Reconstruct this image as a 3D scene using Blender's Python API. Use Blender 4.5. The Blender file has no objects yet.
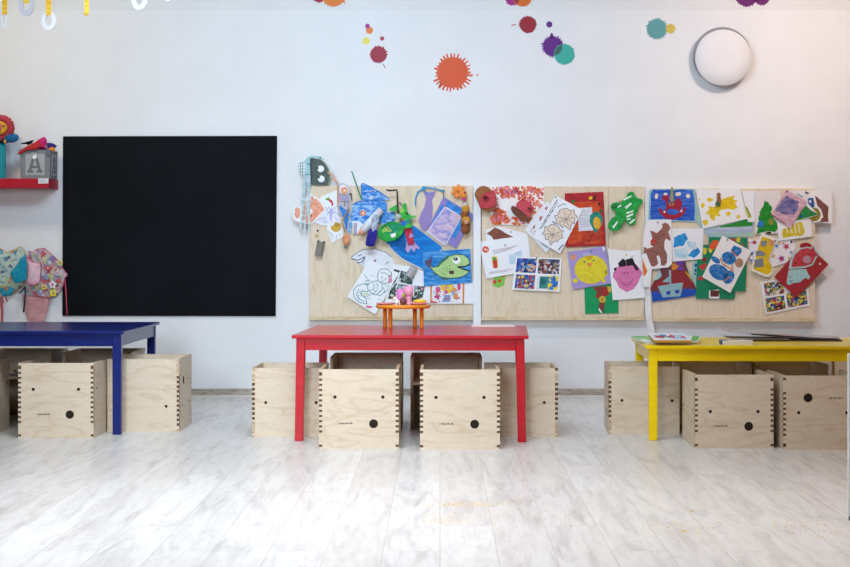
import bpy, bmesh, math, random
from mathutils import Vector, Matrix, noise
rnd = random.Random(7)
SC = bpy.context.scene
COL = SC.collection
F = 1500.0; CX = 440.0; CY = 251.0; CAMZ = 1.0
YW = 10.31                      # back wall
YB = 10.255                     # front face of the pin boards
PI = math.pi

def W(px, py, Y):               # picture point -> place at distance Y
    return Vector(((px - CX) * Y / F, Y, CAMZ - (py - CY) * Y / F))

# ------------------------------------------------------------------ materials
def lin(c):
    c /= 255.0
    return c / 12.92 if c <= 0.04045 else ((c + 0.055) / 1.055) ** 2.4
def rgb(h):
    if isinstance(h, str):
        h = h.lstrip('#'); h = [int(h[i:i+2], 16) for i in (0, 2, 4)]
    return (lin(h[0]), lin(h[1]), lin(h[2]), 1.0)
MATS = {}
def base_mat(name, rough=0.6, spec=0.4):
    m = bpy.data.materials.new(name); m.use_nodes = True
    b = m.node_tree.nodes['Principled BSDF']
    b.inputs['Roughness'].default_value = rough
    b.inputs['Specular IOR Level'].default_value = spec
    return m, m.node_tree, b
def flat(h, rough=0.65, spec=0.3):
    k = ('flat', h, rough)
    if k not in MATS:
        m, nt, b = base_mat('paint_' + str(h).strip('#'), rough, spec)
        b.inputs['Base Color'].default_value = rgb(h)
        MATS[k] = m
    return MATS[k]
def coords(nt, scale=(1, 1, 1), rot=(0, 0, 0), kind='Object'):
    tc = nt.nodes.new('ShaderNodeTexCoord'); mp = nt.nodes.new('ShaderNodeMapping')
    mp.inputs['Scale'].default_value = scale; mp.inputs['Rotation'].default_value = rot
    nt.links.new(tc.outputs[kind], mp.inputs['Vector'])
    return mp.outputs['Vector']
def ramp(nt, fac, stops, const=False):
    r = nt.nodes.new('ShaderNodeValToRGB')
    if const: r.color_ramp.interpolation = 'CONSTANT'
    e = r.color_ramp.elements
    while len(e) < len(stops): e.new(0.5)
    for i, (p, c) in enumerate(stops):
        e[i].position = p; e[i].color = rgb(c)
    nt.links.new(fac, r.inputs['Fac'])
    return r.outputs['Color']
def nz(nt, vec, scale, detail=3, rough=0.6, dist=0.0):
    n = nt.nodes.new('ShaderNodeTexNoise')
    n.inputs['Scale'].default_value = scale; n.inputs['Detail'].default_value = detail
    n.inputs['Roughness'].default_value = rough; n.inputs['Distortion'].default_value = dist
    nt.links.new(vec, n.inputs['Vector'])
    return n.outputs['Fac']
def crayon(h1, h2, scale=90, angle=35, stretch=0.25, lo=0.42, hi=0.6):
    """two wax colours rubbed over each other in strokes"""
    k = ('crayon', h1, h2, scale, angle, stretch, lo)
    if k not in MATS:
        m, nt, b = base_mat('crayon_' + h1.strip('#') + '_' + h2.strip('#'), 0.7, 0.25)
        v = coords(nt, (stretch, 1, 1), (0, math.radians(angle), 0))
        f = nz(nt, v, scale, 3, 0.65, 0.3)
        c = ramp(nt, f, [(lo, h1), (hi, h2)])
        nt.links.new(c, b.inputs['Base Color'])
        MATS[k] = m
    return MATS[k]
def patches(cols, scale=110, seed=0.0, rough=0.4):
    """little irregular fields of colour: printed photographs, printed cloth"""
    k = ('patch', tuple(cols), scale, seed)
    if k not in MATS:
        m, nt, b = base_mat('print_%d' % len(MATS), rough, 0.3)
        v = coords(nt)
        ad = nt.nodes.new('ShaderNodeVectorMath'); ad.operation = 'ADD'
        ad.inputs[1].default_value = (seed * 3.1, seed * 1.7, seed * 2.3)
        nt.links.new(v, ad.inputs[0])
        n2 = nt.nodes.new('ShaderNodeTexNoise'); n2.inputs['Scale'].default_value = scale * 0.5
        nt.links.new(ad.outputs[0], n2.inputs['Vector'])
        mx = nt.nodes.new('ShaderNodeVectorMath'); mx.operation = 'MULTIPLY_ADD'
        mx.inputs[1].default_value = (0.02, 0.02, 0.02)
        nt.links.new(n2.outputs['Color'], mx.inputs[0]); nt.links.new(ad.outputs[0], mx.inputs[2])
        vo = nt.nodes.new('ShaderNodeTexVoronoi'); vo.inputs['Scale'].default_value = scale
        nt.links.new(mx.outputs[0], vo.inputs['Vector'])
        sp = nt.nodes.new('ShaderNodeSeparateColor'); nt.links.new(vo.outputs['Color'], sp.inputs[0])
        n = len(cols)
        c = ramp(nt, sp.outputs[0], [(i / n, cc) for i, cc in enumerate(cols)], True)
        nt.links.new(c, b.inputs['Base Color'])
        MATS[k] = m
    return MATS[k]
def plywood(name, c1, c2, c3, scale=1.0, rough=0.55, vertical=False, spec=0.3):
    k = ('ply', name)
    if k not in MATS:
        m, nt, b = base_mat(name, rough, spec)
        s = (5 * scale, 5 * scale, 1.2 * scale) if vertical else (1.2 * scale, 1.2 * scale, 5 * scale)
        oi = nt.nodes.new('ShaderNodeObjectInfo')
        ad = nt.nodes.new('ShaderNodeVectorMath'); ad.operation = 'ADD'
        v = coords(nt, s)
        ml = nt.nodes.new('ShaderNodeMath'); ml.operation = 'MULTIPLY'; ml.inputs[1].default_value = 37.0
        nt.links.new(oi.outputs['Random'], ml.inputs[0])
        nt.links.new(v, ad.inputs[0]); nt.links.new(ml.outputs[0], ad.inputs[1])
        f1 = nz(nt, ad.outputs[0], 2.2, 2, 0.5, 0.6)
        wv = nt.nodes.new('ShaderNodeTexWave'); wv.wave_type = 'RINGS'; wv.rings_direction = 'SPHERICAL'
        mu = nt.nodes.new('ShaderNodeMath'); mu.operation = 'MULTIPLY'; mu.inputs[1].default_value = 11.0
        nt.links.new(f1, mu.inputs[0])
        fr = nt.nodes.new('ShaderNodeMath'); fr.operation = 'PINGPONG'; fr.inputs[1].default_value = 1.0
        nt.links.new(mu.outputs[0], fr.inputs[0])
        c = ramp(nt, fr.outputs[0], [(0.0, c3), (0.22, c2), (0.75, c1)])
        f2 = nz(nt, ad.outputs[0], 30, 4, 0.7)
        c2_ = ramp(nt, f2, [(0.35, '#f0ebe4'), (0.65, '#ffffff')])
        mxn = nt.nodes.new('ShaderNodeMix'); mxn.data_type = 'RGBA'; mxn.blend_type = 'MULTIPLY'
        mxn.inputs['Factor'].default_value = 0.6
        nt.links.new(c, mxn.inputs['A']); nt.links.new(c2_, mxn.inputs['B'])
        nt.links.new(mxn.outputs['Result'], b.inputs['Base Color'])
        nt.nodes.remove(wv)
        MATS[k] = m
    return MATS[k]

# ------------------------------------------------------------------ mesh helpers
def obj(name, bm, mats, parent=None, origin=None, smooth=False):
    """link a bmesh as one object; its vertices are given in world space unless parented with local ones"""
    if origin is not None:
        bmesh.ops.translate(bm, verts=bm.verts, vec=-Vector(origin))
    me = bpy.data.meshes.new(name); bm.to_mesh(me); bm.free()
    for m in (mats if isinstance(mats, (list, tuple)) else [mats]): me.materials.append(m)
    if smooth:
        for p in me.polygons: p.use_smooth = True
    o = bpy.data.objects.new(name, me); COL.objects.link(o)
    if origin is not None: o.location = origin
    if parent is not None:
        o.parent = parent
        if origin is not None: o.location = Vector(origin) - parent.location
    return o
def thing(name, label, cat, loc=(0, 0, 0), group=None):
    o = bpy.data.objects.new(name, None); COL.objects.link(o)
    o.empty_display_size = 0.05; o.location = loc
    return tag(o, label, cat, group)
def tag(o, label, cat, group=None):
    o['label'] = label; o['category'] = cat
    if group: o['group'] = group
    return o
def struct(o):
    o['kind'] = 'structure'; return o
def box(bm, a, b, mi=0, bevel=0.0):
    lo = [min(a[i], b[i]) for i in range(3)]; hi = [max(a[i], b[i]) for i in range(3)]
    r = bmesh.ops.create_cube(bm, size=1.0)
    for v in r['verts']:
        v.co = Vector([lo[i] + (v.co[i] + 0.5) * (hi[i] - lo[i]) for i in range(3)])
    fs = {f for v in r['verts'] for f in v.link_faces}
    for f in fs: f.material_index = mi
    if bevel:
        es = list({e for v in r['verts'] for e in v.link_edges})
        rb = bmesh.ops.bevel(bm, geom=es, offset=bevel, segments=2, affect='EDGES', profile=0.6)
        for f in rb['faces']: f.material_index = mi
def prism(bm, pts, d, mi=0, mi_side=None):
    """closed slab: polygon pts (Vectors) pushed by vector d"""
    d = Vector(d); n = len(pts)
    a = [bm.verts.new(p) for p in pts]; b = [bm.verts.new(Vector(p) + d) for p in pts]
    try:
        f = bm.faces.new(a); f.material_index = mi
        f = bm.faces.new(b[::-1]); f.material_index = mi
    except ValueError: pass
    for i in range(n):
        f = bm.faces.new((a[i], b[i], b[(i+1) % n], a[(i+1) % n])); f.material_index = mi if mi_side is None else mi_side
def tube(bm, pts, r, n=8, mi=0, r2=None, cap=True):
    pts = [Vector(p) for p in pts]; rings = []
    up = Vector((0, 1, 0.123)).normalized()
    for i, p in enumerate(pts):
        t = (pts[min(i+1, len(pts)-1)] - pts[max(i-1, 0)]).normalized()
        u = t.cross(up)
        if u.length < 1e-4: u = t.cross(Vector((1, 0, 0)))
        u.normalize(); v = t.cross(u)
        rr = r if r2 is None else r + (r2 - r) * i / (len(pts) - 1)
        rings.append([bm.verts.new(p + (u * math.cos(2*PI*k/n) + v * math.sin(2*PI*k/n)) * rr) for k in range(n)])
    for i in range(len(rings) - 1):
        for k in range(n):
            f = bm.faces.new((rings[i][k], rings[i][(k+1) % n], rings[i+1][(k+1) % n], rings[i+1][k])); f.material_index = mi; f.smooth = True
    if cap:
        for rg in (rings[0], rings[-1]):
            f = bm.faces.new(rg); f.material_index = mi
def blob(bm, c, r, mi=0, seg=16, ring=10, rot=None, lump=0.0, ls=6.0):
    res = bmesh.ops.create_uvsphere(bm, u_segments=seg, v_segments=ring, radius=1.0)
    r = Vector(r) if not isinstance(r, (int, float)) else Vector((r, r, r))
    for v in res['verts']:
        k = 1.0 + (lump * noise.noise(v.co * ls + Vector(c)) if lump else 0.0)
        p = Vector((v.co.x * r.x * k, v.co.y * r.y * k, v.co.z * r.z * k))
        if rot: p = rot @ p
        v.co = p + Vector(c)
    for f in {f for v in res['verts'] for f in v.link_faces}:
        f.material_index = mi; f.smooth = True
def lathe(bm, c, prof, n=20, mi=0, axis='Z'):
    """prof: (radius, height) list turned about an upright axis through c"""
    c = Vector(c); rings = []
    for (r, h) in prof:
        rings.append([bm.verts.new(c + Vector((r*math.cos(2*PI*k/n), r*math.sin(2*PI*k/n), h))) for k in range(n)])
    for i in range(len(rings)-1):
        for k in range(n):
            f = bm.faces.new((rings[i][k], rings[i][(k+1)%n], rings[i+1][(k+1)%n], rings[i+1][k])); f.material_index = mi; f.smooth = True
    f = bm.faces.new(rings[0][::-1]); f.material_index = mi
    f = bm.faces.new(rings[-1]); f.material_index = mi

# ------------------------------------------------------------------ picture-plane shape helpers (pixels of the photograph)
def Z(x0, y0, s):
    return lambda pts: [(x0 + u / s, y0 + v / s) for (u, v) in pts]
def ell(cx, cy, rx, ry=None, rot=0, n=20, a0=0, a1=360):
    ry = rx if ry is None else ry; c, s = math.cos(math.radians(rot)), math.sin(math.radians(rot)); out = []
    full = (a1 - a0) >= 360
    for i in range(n if full else n + 1):
        a = math.radians(a0 + (a1 - a0) * i / n)
        x, y = rx * math.cos(a), ry * math.sin(a)
        out.append((cx + x * c - y * s, cy + x * s + y * c))
    return out
def wob(pts, amp, seed=1):
    r = random.Random(seed)
    return [(x + r.uniform(-amp, amp), y + r.uniform(-amp, amp)) for x, y in pts]
def dense(pts, step=2.0):
    out = []
    for i, a in enumerate(pts):
        b = pts[(i+1) % len(pts)]; n = max(1, int(math.hypot(b[0]-a[0], b[1]-a[1]) / step))
        out += [(a[0] + (b[0]-a[0]) * k / n, a[1] + (b[1]-a[1]) * k / n) for k in range(n)]
    return out
def ln(pts, w=0.7, close=False):
    """pen line -> list of small quads"""
    out = []
    if close: pts = list(pts) + [pts[0]]
    for a, b in zip(pts, pts[1:]):
        dx, dy = b[0]-a[0], b[1]-a[1]; L = math.hypot(dx, dy) or 1e-6
        ex, ey = dx / L * w * 0.25, dy / L * w * 0.25
        nx, ny = -dy / L * w / 2, dx / L * w / 2
        out.append([(a[0]-ex+nx, a[1]-ey+ny), (b[0]+ex+nx, b[1]+ey+ny), (b[0]+ex-nx, b[1]+ey-ny), (a[0]-ex-nx, a[1]-ey-ny)])
    return out
def inside(p, poly):
    x, y = p; c = False; j = len(poly) - 1
    for i in range(len(poly)):
        xi, yi = poly[i]; xj, yj = poly[j]
        if (yi > y) != (yj > y) and x < (xj - xi) * (y - yi) / (yj - yi) + xi: c = not c
        j = i
    return c
def dabs(region, n, r0, r1, seed, rot=None):
    r = random.Random(seed); xs = [p[0] for p in region]; ys = [p[1] for p in region]; out = []
    while len(out) < n:
        x, y = r.uniform(min(xs), max(xs)), r.uniform(min(ys), max(ys))
        if inside((x, y), region):
            a = r.uniform(r0, r1); out.append(ell(x, y, a, a * r.uniform(0.6, 1), r.uniform(0, 180) if rot is None else rot, 9))
    return out
def inset(pts, k):
    cx = sum(p[0] for p in pts) / len(pts); cy = sum(p[1] for p in pts) / len(pts)
    return [(cx + (x - cx) * k, cy + (y - cy) * k) for x, y in pts]
def bil(q, u, v):               # point inside a quad (TL, TR, BR, BL)
    a = (q[0][0] + (q[1][0]-q[0][0]) * u, q[0][1] + (q[1][1]-q[0][1]) * u)
    b = (q[3][0] + (q[2][0]-q[3][0]) * u, q[3][1] + (q[2][1]-q[3][1]) * u)
    return (a[0] + (b[0]-a[0]) * v, a[1] + (b[1]-a[1]) * v)
def sub(q, u0, v0, u1, v1):
    return [bil(q, u0, v0), bil(q, u1, v0), bil(q, u1, v1), bil(q, u0, v1)]
def qp(q, pts):
    return [bil(q, u, v) for u, v in pts]

def clean(p):
    out = []
    for a in p:
        if not out or math.hypot(a[0]-out[-1][0], a[1]-out[-1][1]) > 0.02: out.append(a)
    if len(out) > 2 and math.hypot(out[0][0]-out[-1][0], out[0][1]-out[-1][1]) <= 0.02: out.pop()
    return out
def sheet_mesh(layers, off, tilt, Y0, thick, ztop=None):
    """base sheet(s) with real thickness, then pigment layers lying on it"""
    bm = bmesh.new(); mats = []
    allp = [p for (_, ps) in layers for poly in (ps if isinstance(ps[0], list) else [ps]) for p in poly]
    top = min(p[1] for p in allp)
    for k, (m, ps) in enumerate(layers):
        m = flat(m) if isinstance(m, str) else m
        if m not in mats: mats.append(m)
        mi = mats.index(m)
        for poly in (ps if isinstance(ps[0], list) else [ps]):
            poly = clean(poly)
            if len(poly) < 3: continue
            vs = []
            for (x, y) in poly:
                Yp = Y0 - off - tilt * (y - top) * 0.0068 - 0.0007 * k
                vs.append(W(x, y, Yp))
            if k == 0:
                prism(bm, vs, (0, thick, 0), mi)
            else:
                f = bm.faces.new([bm.verts.new(v) for v in vs]); f.material_index = mi
                f.normal_update()
                if f.normal.y > 0: f.normal_flip()
    return bm, mats
def art(name, label, cat, layers, o=2, tilt=0.02, thick=0.0012, pins=(), group=None, Y0=YB, parts=()):
    """a picture pinned to the board; o = millimetres in front of the board"""
    off = o * 0.001 + thick
    bm, mats = sheet_mesh(layers, off, tilt, Y0, thick)
    c = sum((v.co for v in bm.verts), Vector()) / len(bm.verts)
    ob = tag(obj(name, bm, mats, origin=c), label, cat, group)
    top = min(p[1] for (_, ps) in layers for poly in (ps if isinstance(ps[0], list) else [ps]) for p in poly)
    for (x, y, h) in pins:
        b = bmesh.new(); Yp = Y0 - off - tilt * (y - top) * 0.0068 - 0.0007 * (len(layers) + 1)
        p = W(x, y, Yp)
        blob(b, p + Vector((0, -0.004, 0)), (0.0052, 0.005, 0.0052), 0, 10, 6)
        pin = obj('push_pin', b, flat(h, 0.3), ob, origin=p)
    for (pn, lay, pt) in parts:
        b, pm = sheet_mesh(lay, off + 0.0007 * (len(layers) + 2) + pt, tilt, Y0, pt)
        c2 = sum((v.co for v in b.verts), Vector()) / len(b.verts)
        obj(pn, b, pm, ob, origin=c2)
    return ob

WHITE = flat('#f1f2f6', 0.75, 0.2)
# ------------------------------------------------------------------ setting
def wall_paint():
    m, nt, b = base_mat('white_wall_paint', 0.75, 0.25)
    f = nz(nt, coords(nt), 3.0, 4)
    nt.links.new(ramp(nt, f, [(0.3, '#e6e6e8'), (0.7, '#ebebed')]), b.inputs['Base Color'])
    bu = nt.nodes.new('ShaderNodeBump'); bu.inputs['Strength'].default_value = 0.06
    nt.links.new(nz(nt, coords(nt), 160, 3), bu.inputs['Height']); nt.links.new(bu.outputs[0], b.inputs['Normal'])
    return m
WALL = wall_paint()
def floor_mat():
    m, nt, b = base_mat('whitewashed_laminate', 0.3, 0.45)
    v = coords(nt, (1, 1, 1), (0, 0, PI/2))
    br = nt.nodes.new('ShaderNodeTexBrick')
    br.inputs['Scale'].default_value = 1.0
    br.inputs['Brick Width'].default_value = 1.25; br.inputs['Row Height'].default_value = 0.19
    br.inputs['Mortar Size'].default_value = 0.0022; br.inputs['Mortar Smooth'].default_value = 0.2
    br.inputs['Color1'].default_value = (0.0, 0, 0, 1); br.inputs['Color2'].default_value = (1, 1, 1, 1)
    br.inputs['Mortar'].default_value = (0.5, 0.5, 0.5, 1)
    br.offset = 0.37; br.offset_frequency = 2
    nt.links.new(v, br.inputs['Vector'])
    sp = nt.nodes.new('ShaderNodeSeparateColor'); nt.links.new(br.outputs['Color'], sp.inputs[0])
    # grain: each board gets its own slice of a long noise
    tc = nt.nodes.new('ShaderNodeTexCoord')
    mp = nt.nodes.new('ShaderNodeMapping'); mp.inputs['Scale'].default_value = (7, .9, 1)
    nt.links.new(tc.outputs['Object'], mp.inputs['Vector'])
    mu = nt.nodes.new('ShaderNodeMath'); mu.operation = 'MULTIPLY'; mu.inputs[1].default_value = 31.0
    nt.links.new(sp.outputs[0], mu.inputs[0])
    cb = nt.nodes.new('ShaderNodeCombineXYZ'); nt.links.new(mu.outputs[0], cb.inputs['Z'])
    ad = nt.nodes.new('ShaderNodeVectorMath'); ad.operation = 'ADD'
    nt.links.new(mp.outputs[0], ad.inputs[0]); nt.links.new(cb.outputs[0], ad.inputs[1])
    g1 = nz(nt, ad.outputs[0], 1.6, 5, 0.62, 1.2)
    g2 = nz(nt, ad.outputs[0], 6.0, 4, 0.7, 0.4)
    c1 = ramp(nt, g1, [(0.27, '#c4c0be'), (0.38, '#d6d3d1'), (0.50, '#e4e2e0'), (0.75, '#eae8e6')])
    c2 = ramp(nt, g2, [(0.3, '#e4e1df'), (0.55, '#ffffff')])
    mx = nt.nodes.new('ShaderNodeMix'); mx.data_type = 'RGBA'; mx.blend_type = 'MULTIPLY'; mx.inputs['Factor'].default_value = 0.7
    nt.links.new(c1, mx.inputs['A']); nt.links.new(c2, mx.inputs['B'])
    tone = ramp(nt, sp.outputs[0], [(0.0, '#f3f1ef'), (1.0, '#ffffff')])
    mx2 = nt.nodes.new('ShaderNodeMix'); mx2.data_type = 'RGBA'; mx2.blend_type = 'MULTIPLY'; mx2.inputs['Factor'].default_value = 0.8
    nt.links.new(mx.outputs['Result'], mx2.inputs['A']); nt.links.new(tone, mx2.inputs['B'])
    seam = ramp(nt, br.outputs['Fac'], [(0.0, '#ffffff'), (1.0, '#e9e6e3')])
    mx3 = nt.nodes.new('ShaderNodeMix'); mx3.data_type = 'RGBA'; mx3.blend_type = 'MULTIPLY'; mx3.inputs['Factor'].default_value = 1.0
    nt.links.new(mx2.outputs['Result'], mx3.inputs['A']); nt.links.new(seam, mx3.inputs['B'])
    nt.links.new(mx3.outputs['Result'], b.inputs['Base Color'])
    rr = nt.nodes.new('ShaderNodeMapRange'); rr.inputs['To Min'].default_value = 0.24; rr.inputs['To Max'].default_value = 0.4
    nt.links.new(g2, rr.inputs['Value']); nt.links.new(rr.outputs[0], b.inputs['Roughness'])
    return m
XL, XR, YF, ZC, ZS = -4.3, 4.3, -0.6, 3.35, 2.655
bm = bmesh.new(); box(bm, (XL - .1, YF, -0.1), (XR + .1, YW + .1, 0)); struct(obj('floor', bm, floor_mat()))
bm = bmesh.new(); box(bm, (XL - .1, YW, 0), (XR + .1, YW + .1, ZS)); struct(obj('wall_back', bm, WALL))
SLOPE = 0.16   # the attic slope above the back wall leans this far into the room
bm = bmesh.new()
prism(bm, [Vector((XL - .1, YW, ZS)), Vector((XL - .1, YW - SLOPE, ZC)), Vector((XL - .1, YW + .1, ZC)), Vector((XL - .1, YW + .1, ZS))], (XR - XL + .2, 0, 0))
struct(obj('wall_back_upper_slope', bm, WALL))
bm = bmesh.new(); box(bm, (XL - .1, YF, ZC), (XR + .1, YW + .1, ZC + .1)); struct(obj('ceiling', bm, WALL))
for nm, x0, x1, h in (('wall_left', XL - .1, XL, '#d2c8b4'), ('wall_right', XR, XR + .1, '#c79c88')):
    bm = bmesh.new(); box(bm, (x0, YF, 0), (x1, YW, ZC)); struct(obj(nm, bm, flat(h, .8)))
m_base = plywood('grey_oak_skirting', '#b9b0a4', '#a89d90', '#978b7e', 2.0)
bm = bmesh.new(); box(bm, (XL, YW - .014, .012), (XR, YW, .054), 0, .003); box(bm, (XL, YW - .016, .0), (XR, YW, .012), 1)
struct(obj('baseboard_back', bm, [m_base, flat('#d8d3cc')]))

# ------------------------------------------------------------------ paint splat stickers on the wall
def slope_Y(px, py):            # distance at which the sight line meets wall or slope
    z = CAMZ - (py - CY) * YW / F
    if z <= ZS: return YW
    # plane: Y = YW - SLOPE*(z-ZS)/(ZC-ZS)
    k = SLOPE / (ZC - ZS); t = (CY - py) / F
    return (YW - k * (CAMZ - ZS)) / (1 + k * t)
def splat_pts(cx, cy, r, spikes, L, seed, n=72):
    rr = random.Random(seed); out = []; per = max(4, n // max(1, spikes))
    for s in range(spikes):
        a0 = 2 * PI * (s + rr.uniform(-.1, .1)) / spikes
        w = (0.062 if L > 2 else .085) * rr.uniform(.7, 1.2); l = L * rr.uniform(.3, 1.15)
        da = 2 * PI / spikes
        for a, q in ((a0 - da * .34, r * rr.uniform(.975, 1.02)), (a0 - w, r * 1.0), (a0 - w * .7, r + l), (a0 + w * .7, r + l), (a0 + w, r * 1.0), (a0 + da * .3, r * rr.uniform(.975, 1.02))):
            out.append((cx + q * math.cos(a), cy + q * math.sin(a)))
    return out
def sticker(label, layers, lift=0.0):
    bm = bmesh.new(); mats = []
    for k, (h, ps) in enumerate(layers):
        m = flat(h, 0.5)
        if m not in mats: mats.append(m)
        for poly in (ps if isinstance(ps[0], list) else [ps]):
            vs = [W(x, y, slope_Y(x, y) - 0.0012 - lift - 0.0006 * k) for x, y in clean(poly)]
            prism(bm, vs, (0, 0.0012 if k == 0 else 0.0005, 0), mats.index(m))
    c = sum((v.co for v in bm.verts), Vector()) / len(bm.verts)
    tag(obj('paint_splat_sticker', bm, mats, origin=c), label, 'wall sticker', 'paint splat stickers on the wall')
def lens(c1, r1, c2, r2, k=1.0):
    a, b = ell(c1[0], c1[1], r1 * k, n=60), ell(c2[0], c2[1], r2 * k, n=60)
    pts = [p for p in a if math.hypot(p[0]-c2[0], p[1]-c2[1]) <= r2] + [p for p in b if math.hypot(p[0]-c1[0], p[1]-c1[1]) <= r1]
    mx = sum(p[0] for p in pts) / len(pts); my = sum(p[1] for p in pts) / len(pts)
    return sorted(pts, key=lambda p: math.atan2(p[1]-my, p[0]-mx))
sticker('large orange paint splat with long spikes in the middle of the wall', [('#d9521f', [splat_pts(452.6, 72.5, 15.6, 30, 4.6, 3), ell(477.3, 75, 1.4, .7, 0, 10)] + ln([(468, 74), (473, 75)], 1.0))])
sticker('crimson paint splat below the small red dot, left of the large orange splat', [('#9a1c34', [splat_pts(378.5, 54.5, 8.2, 20, 1.1, 5)] + ln([(383.2, 64), (385.2, 68)], .8))])
sticker('tiny red paint dot just above the crimson splat', [('#ad2b42', ell(382.1, 38.5, 2.1))])
sticker('yellow paint dot left of the tiny red dot', [('#e6dc55', ell(366.3, 41, 3.5))])
sticker('small orange paint dot under the tiny magenta dot', [('#e6823e', ell(369.5, 30.4, 3.6))])
sticker('tiny magenta paint dot overlapping the small orange dot', [('#a8288a', ell(367.5, 26, 2.4))], .0015)
sticker('crimson splat cut by the top of the photo, left of an orange one', [('#a62a4a', splat_pts(319, -5.5, 7.6, 20, 1.2, 9))])
sticker('orange splat at the top of the photo, above the yellow dot', [('#e2813c', [splat_pts(333.5, -5.3, 11.6, 24, 1.3, 10)] + ln([(342.5, 1.2), (345.5, 3.6)], .9))], .0015)
sticker('magenta splat at the top of the photo touching an orange splat', [('#a82a86', splat_pts(512.5, -1.8, 7.0, 18, 1.0, 11))])
sticker('orange splat at the top of the photo with dark red overlap', [('#dd6f2c', splat_pts(522.6, -3.2, 9.4, 22, 1.1, 12)), ('#922a4a', lens((512.5, -1.8), 7.0, (522.6, -3.2), 9.4, .97))], .0015)
sticker('dark red round splat below the magenta and orange pair', [('#98182a', [splat_pts(527.9, 24.5, 8.2, 26, .9, 13)] + ln([(511.5, 25.6), (515.6, 24.4)], .9))])
sticker('small purple paint dot right of the dark red splat', [('#5e2384', ell(549.3, 24.4, 3.1))])
sticker('purple splat with a stub on top, overlapping a teal one', [('#601a80', [splat_pts(552.8, 46.3, 9.8, 24, 1.8, 14), ell(551.7, 35.5, 1.5, 2.6, 0, 10)])])
sticker('teal splat overlapping the purple splat with a dark green lens', [('#3aab9c', splat_pts(564.3, 54.2, 10.0, 22, 1.0, 15)), ('#37625f', lens((552.8, 46.3), 9.8, (564.3, 54.2), 10.0, .97))], .0015)
sticker('grey teal splat left of the round wall lamp', [('#5f9d9f', splat_pts(656.8, 28.8, 9.8, 24, 1.5, 16))])
sticker('small mustard yellow splat touching the grey teal splat', [('#d2b950', splat_pts(670.6, 28.6, 4.6, 14, .8, 17)), ('#53a068', lens((656.8, 28.8), 9.8, (670.6, 28.6), 4.8, .95))], .0015)
sticker('dark purple double splat at the top of the photo above the lamp', [('#6e2a70', [splat_pts(746.5, -4.8, 11.0, 24, 1.0, 18), splat_pts(762, -2.6, 7.6, 18, .9, 19)])])

# ------------------------------------------------------------------ round wall lamp
lc = W(720.6, 56.6, YW)
lamp = thing('wall_lamp', 'round white disc lamp mounted high on the right of the wall', 'lamp', lc)
bm = bmesh.new()
def disc_y(bm, c, prof, n=48, mi=0):
    c = Vector(c); rings = []
    for (r, d, dz) in prof:
        rings.append([bm.verts.new(c + Vector((r*math.cos(2*PI*k/n), -d, r*math.sin(2*PI*k/n) + dz))) for k in range(n)])
    for i in range(len(rings)-1):
        for k in range(n):
            f = bm.faces.new((rings[i][k], rings[i][(k+1)%n], rings[i+1][(k+1)%n], rings[i+1][k])); f.material_index = mi; f.smooth = True
    bm.faces.new(rings[0][::-1]).material_index = mi; f = bm.faces.new(rings[-1]); f.material_index = mi
R0 = 28.6 * YW / F
disc_y(bm, (0, 0, 0), [(R0 * .98, 0, 0), (R0 * 1.0, .06, -.002)])
obj('lamp_housing', bm, flat('#8f8f94', .5), lamp)
bm = bmesh.new()
disc_y(bm, (0, 0, 0), [(R0 * .975, .061, -.0085), (R0 * .975, .074, -.0095), (R0 * .965, .0775, -.010), (R0 * .5, .0785, -.010), (0.002, .079, -.010)])
m_lamp = flat('#e6e5e8', .55, .3)
sh_ = obj('lamp_shade', bm, m_lamp, lamp); sh_.location = (.005, 0, -.007)

# ------------------------------------------------------------------ blackboard
m, nt, b = base_mat('blackboard_paint', 0.7, 0.1)
f = nz(nt, coords(nt), 2.0, 5, 0.6)
nt.links.new(ramp(nt, f, [(0.35, '#0a0c12'), (0.7, '#11141a')]), b.inputs['Base Color'])
YK = YW - .014
q = [W(63, 136.3, YK), W(277, 135.8, YK), W(275.6, 316.2, YK), W(62.3, 315.8, YK)]
bm = bmesh.new(); prism(bm, q, (0, .012, 0)); c = (q[0] + q[2]) / 2
tag(obj('blackboard', bm, m, origin=c), 'large black chalkboard panel on the wall left of the pin boards', 'blackboard')

# ------------------------------------------------------------------ pin boards
m_board = plywood('birch_board', '#ead9c2', '#e7d5bc', '#e0ccb0', .8, .6, True)
m_lip = plywood('birch_lip', '#e2d0b2', '#d8c29e', '#c9ae86', 1.0, .6)
for lab, xa, xb, ya, yb, seam in (
        ('birch pin board under the sea-creature crafts, nearest the blackboard', 309.3, 472.8, 185.7, 316.8, None),
        ('middle birch pin board, with the green paper turtle and photo sheet', 481.5, 644.6, 186.4, 317, 608.3),
        ('right-hand birch pin board, with the rocking horse picture and comet', 650.8, 815, 188.4, 318.2, None)):
    c = W((xa + xb) / 2, yb, YW)
    t = thing('pin_board', lab, 'pin board', c, 'birch pin boards on the wall')
    a, b2 = W(xa, ya, YB) - c, W(xb, yb, YB) - c
    bm = bmesh.new()
    if seam is None: box(bm, (a.x, a.y, a.z), (b2.x, -.002, b2.z), 0, .0015)
    else:
        s = W(seam, ya, YB).x - c.x
        box(bm, (a.x, a.y, a.z), (s - .001, -.002, b2.z), 0, .0015); box(bm, (s + .001, a.y, a.z), (b2.x, -.002, b2.z), 0, .0015)
    obj('panel', bm, m_board, t)
    bm = bmesh.new(); l = W(xb, yb + 3.4, YB - .03) - c
    box(bm, (a.x - .004, b2.y - .03, l.z), (b2.x + (.006 if xb > 800 else .0005), -.002, b2.z - .0005), 0, .002)
    obj('ledge', bm, m_lip, t)

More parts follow.
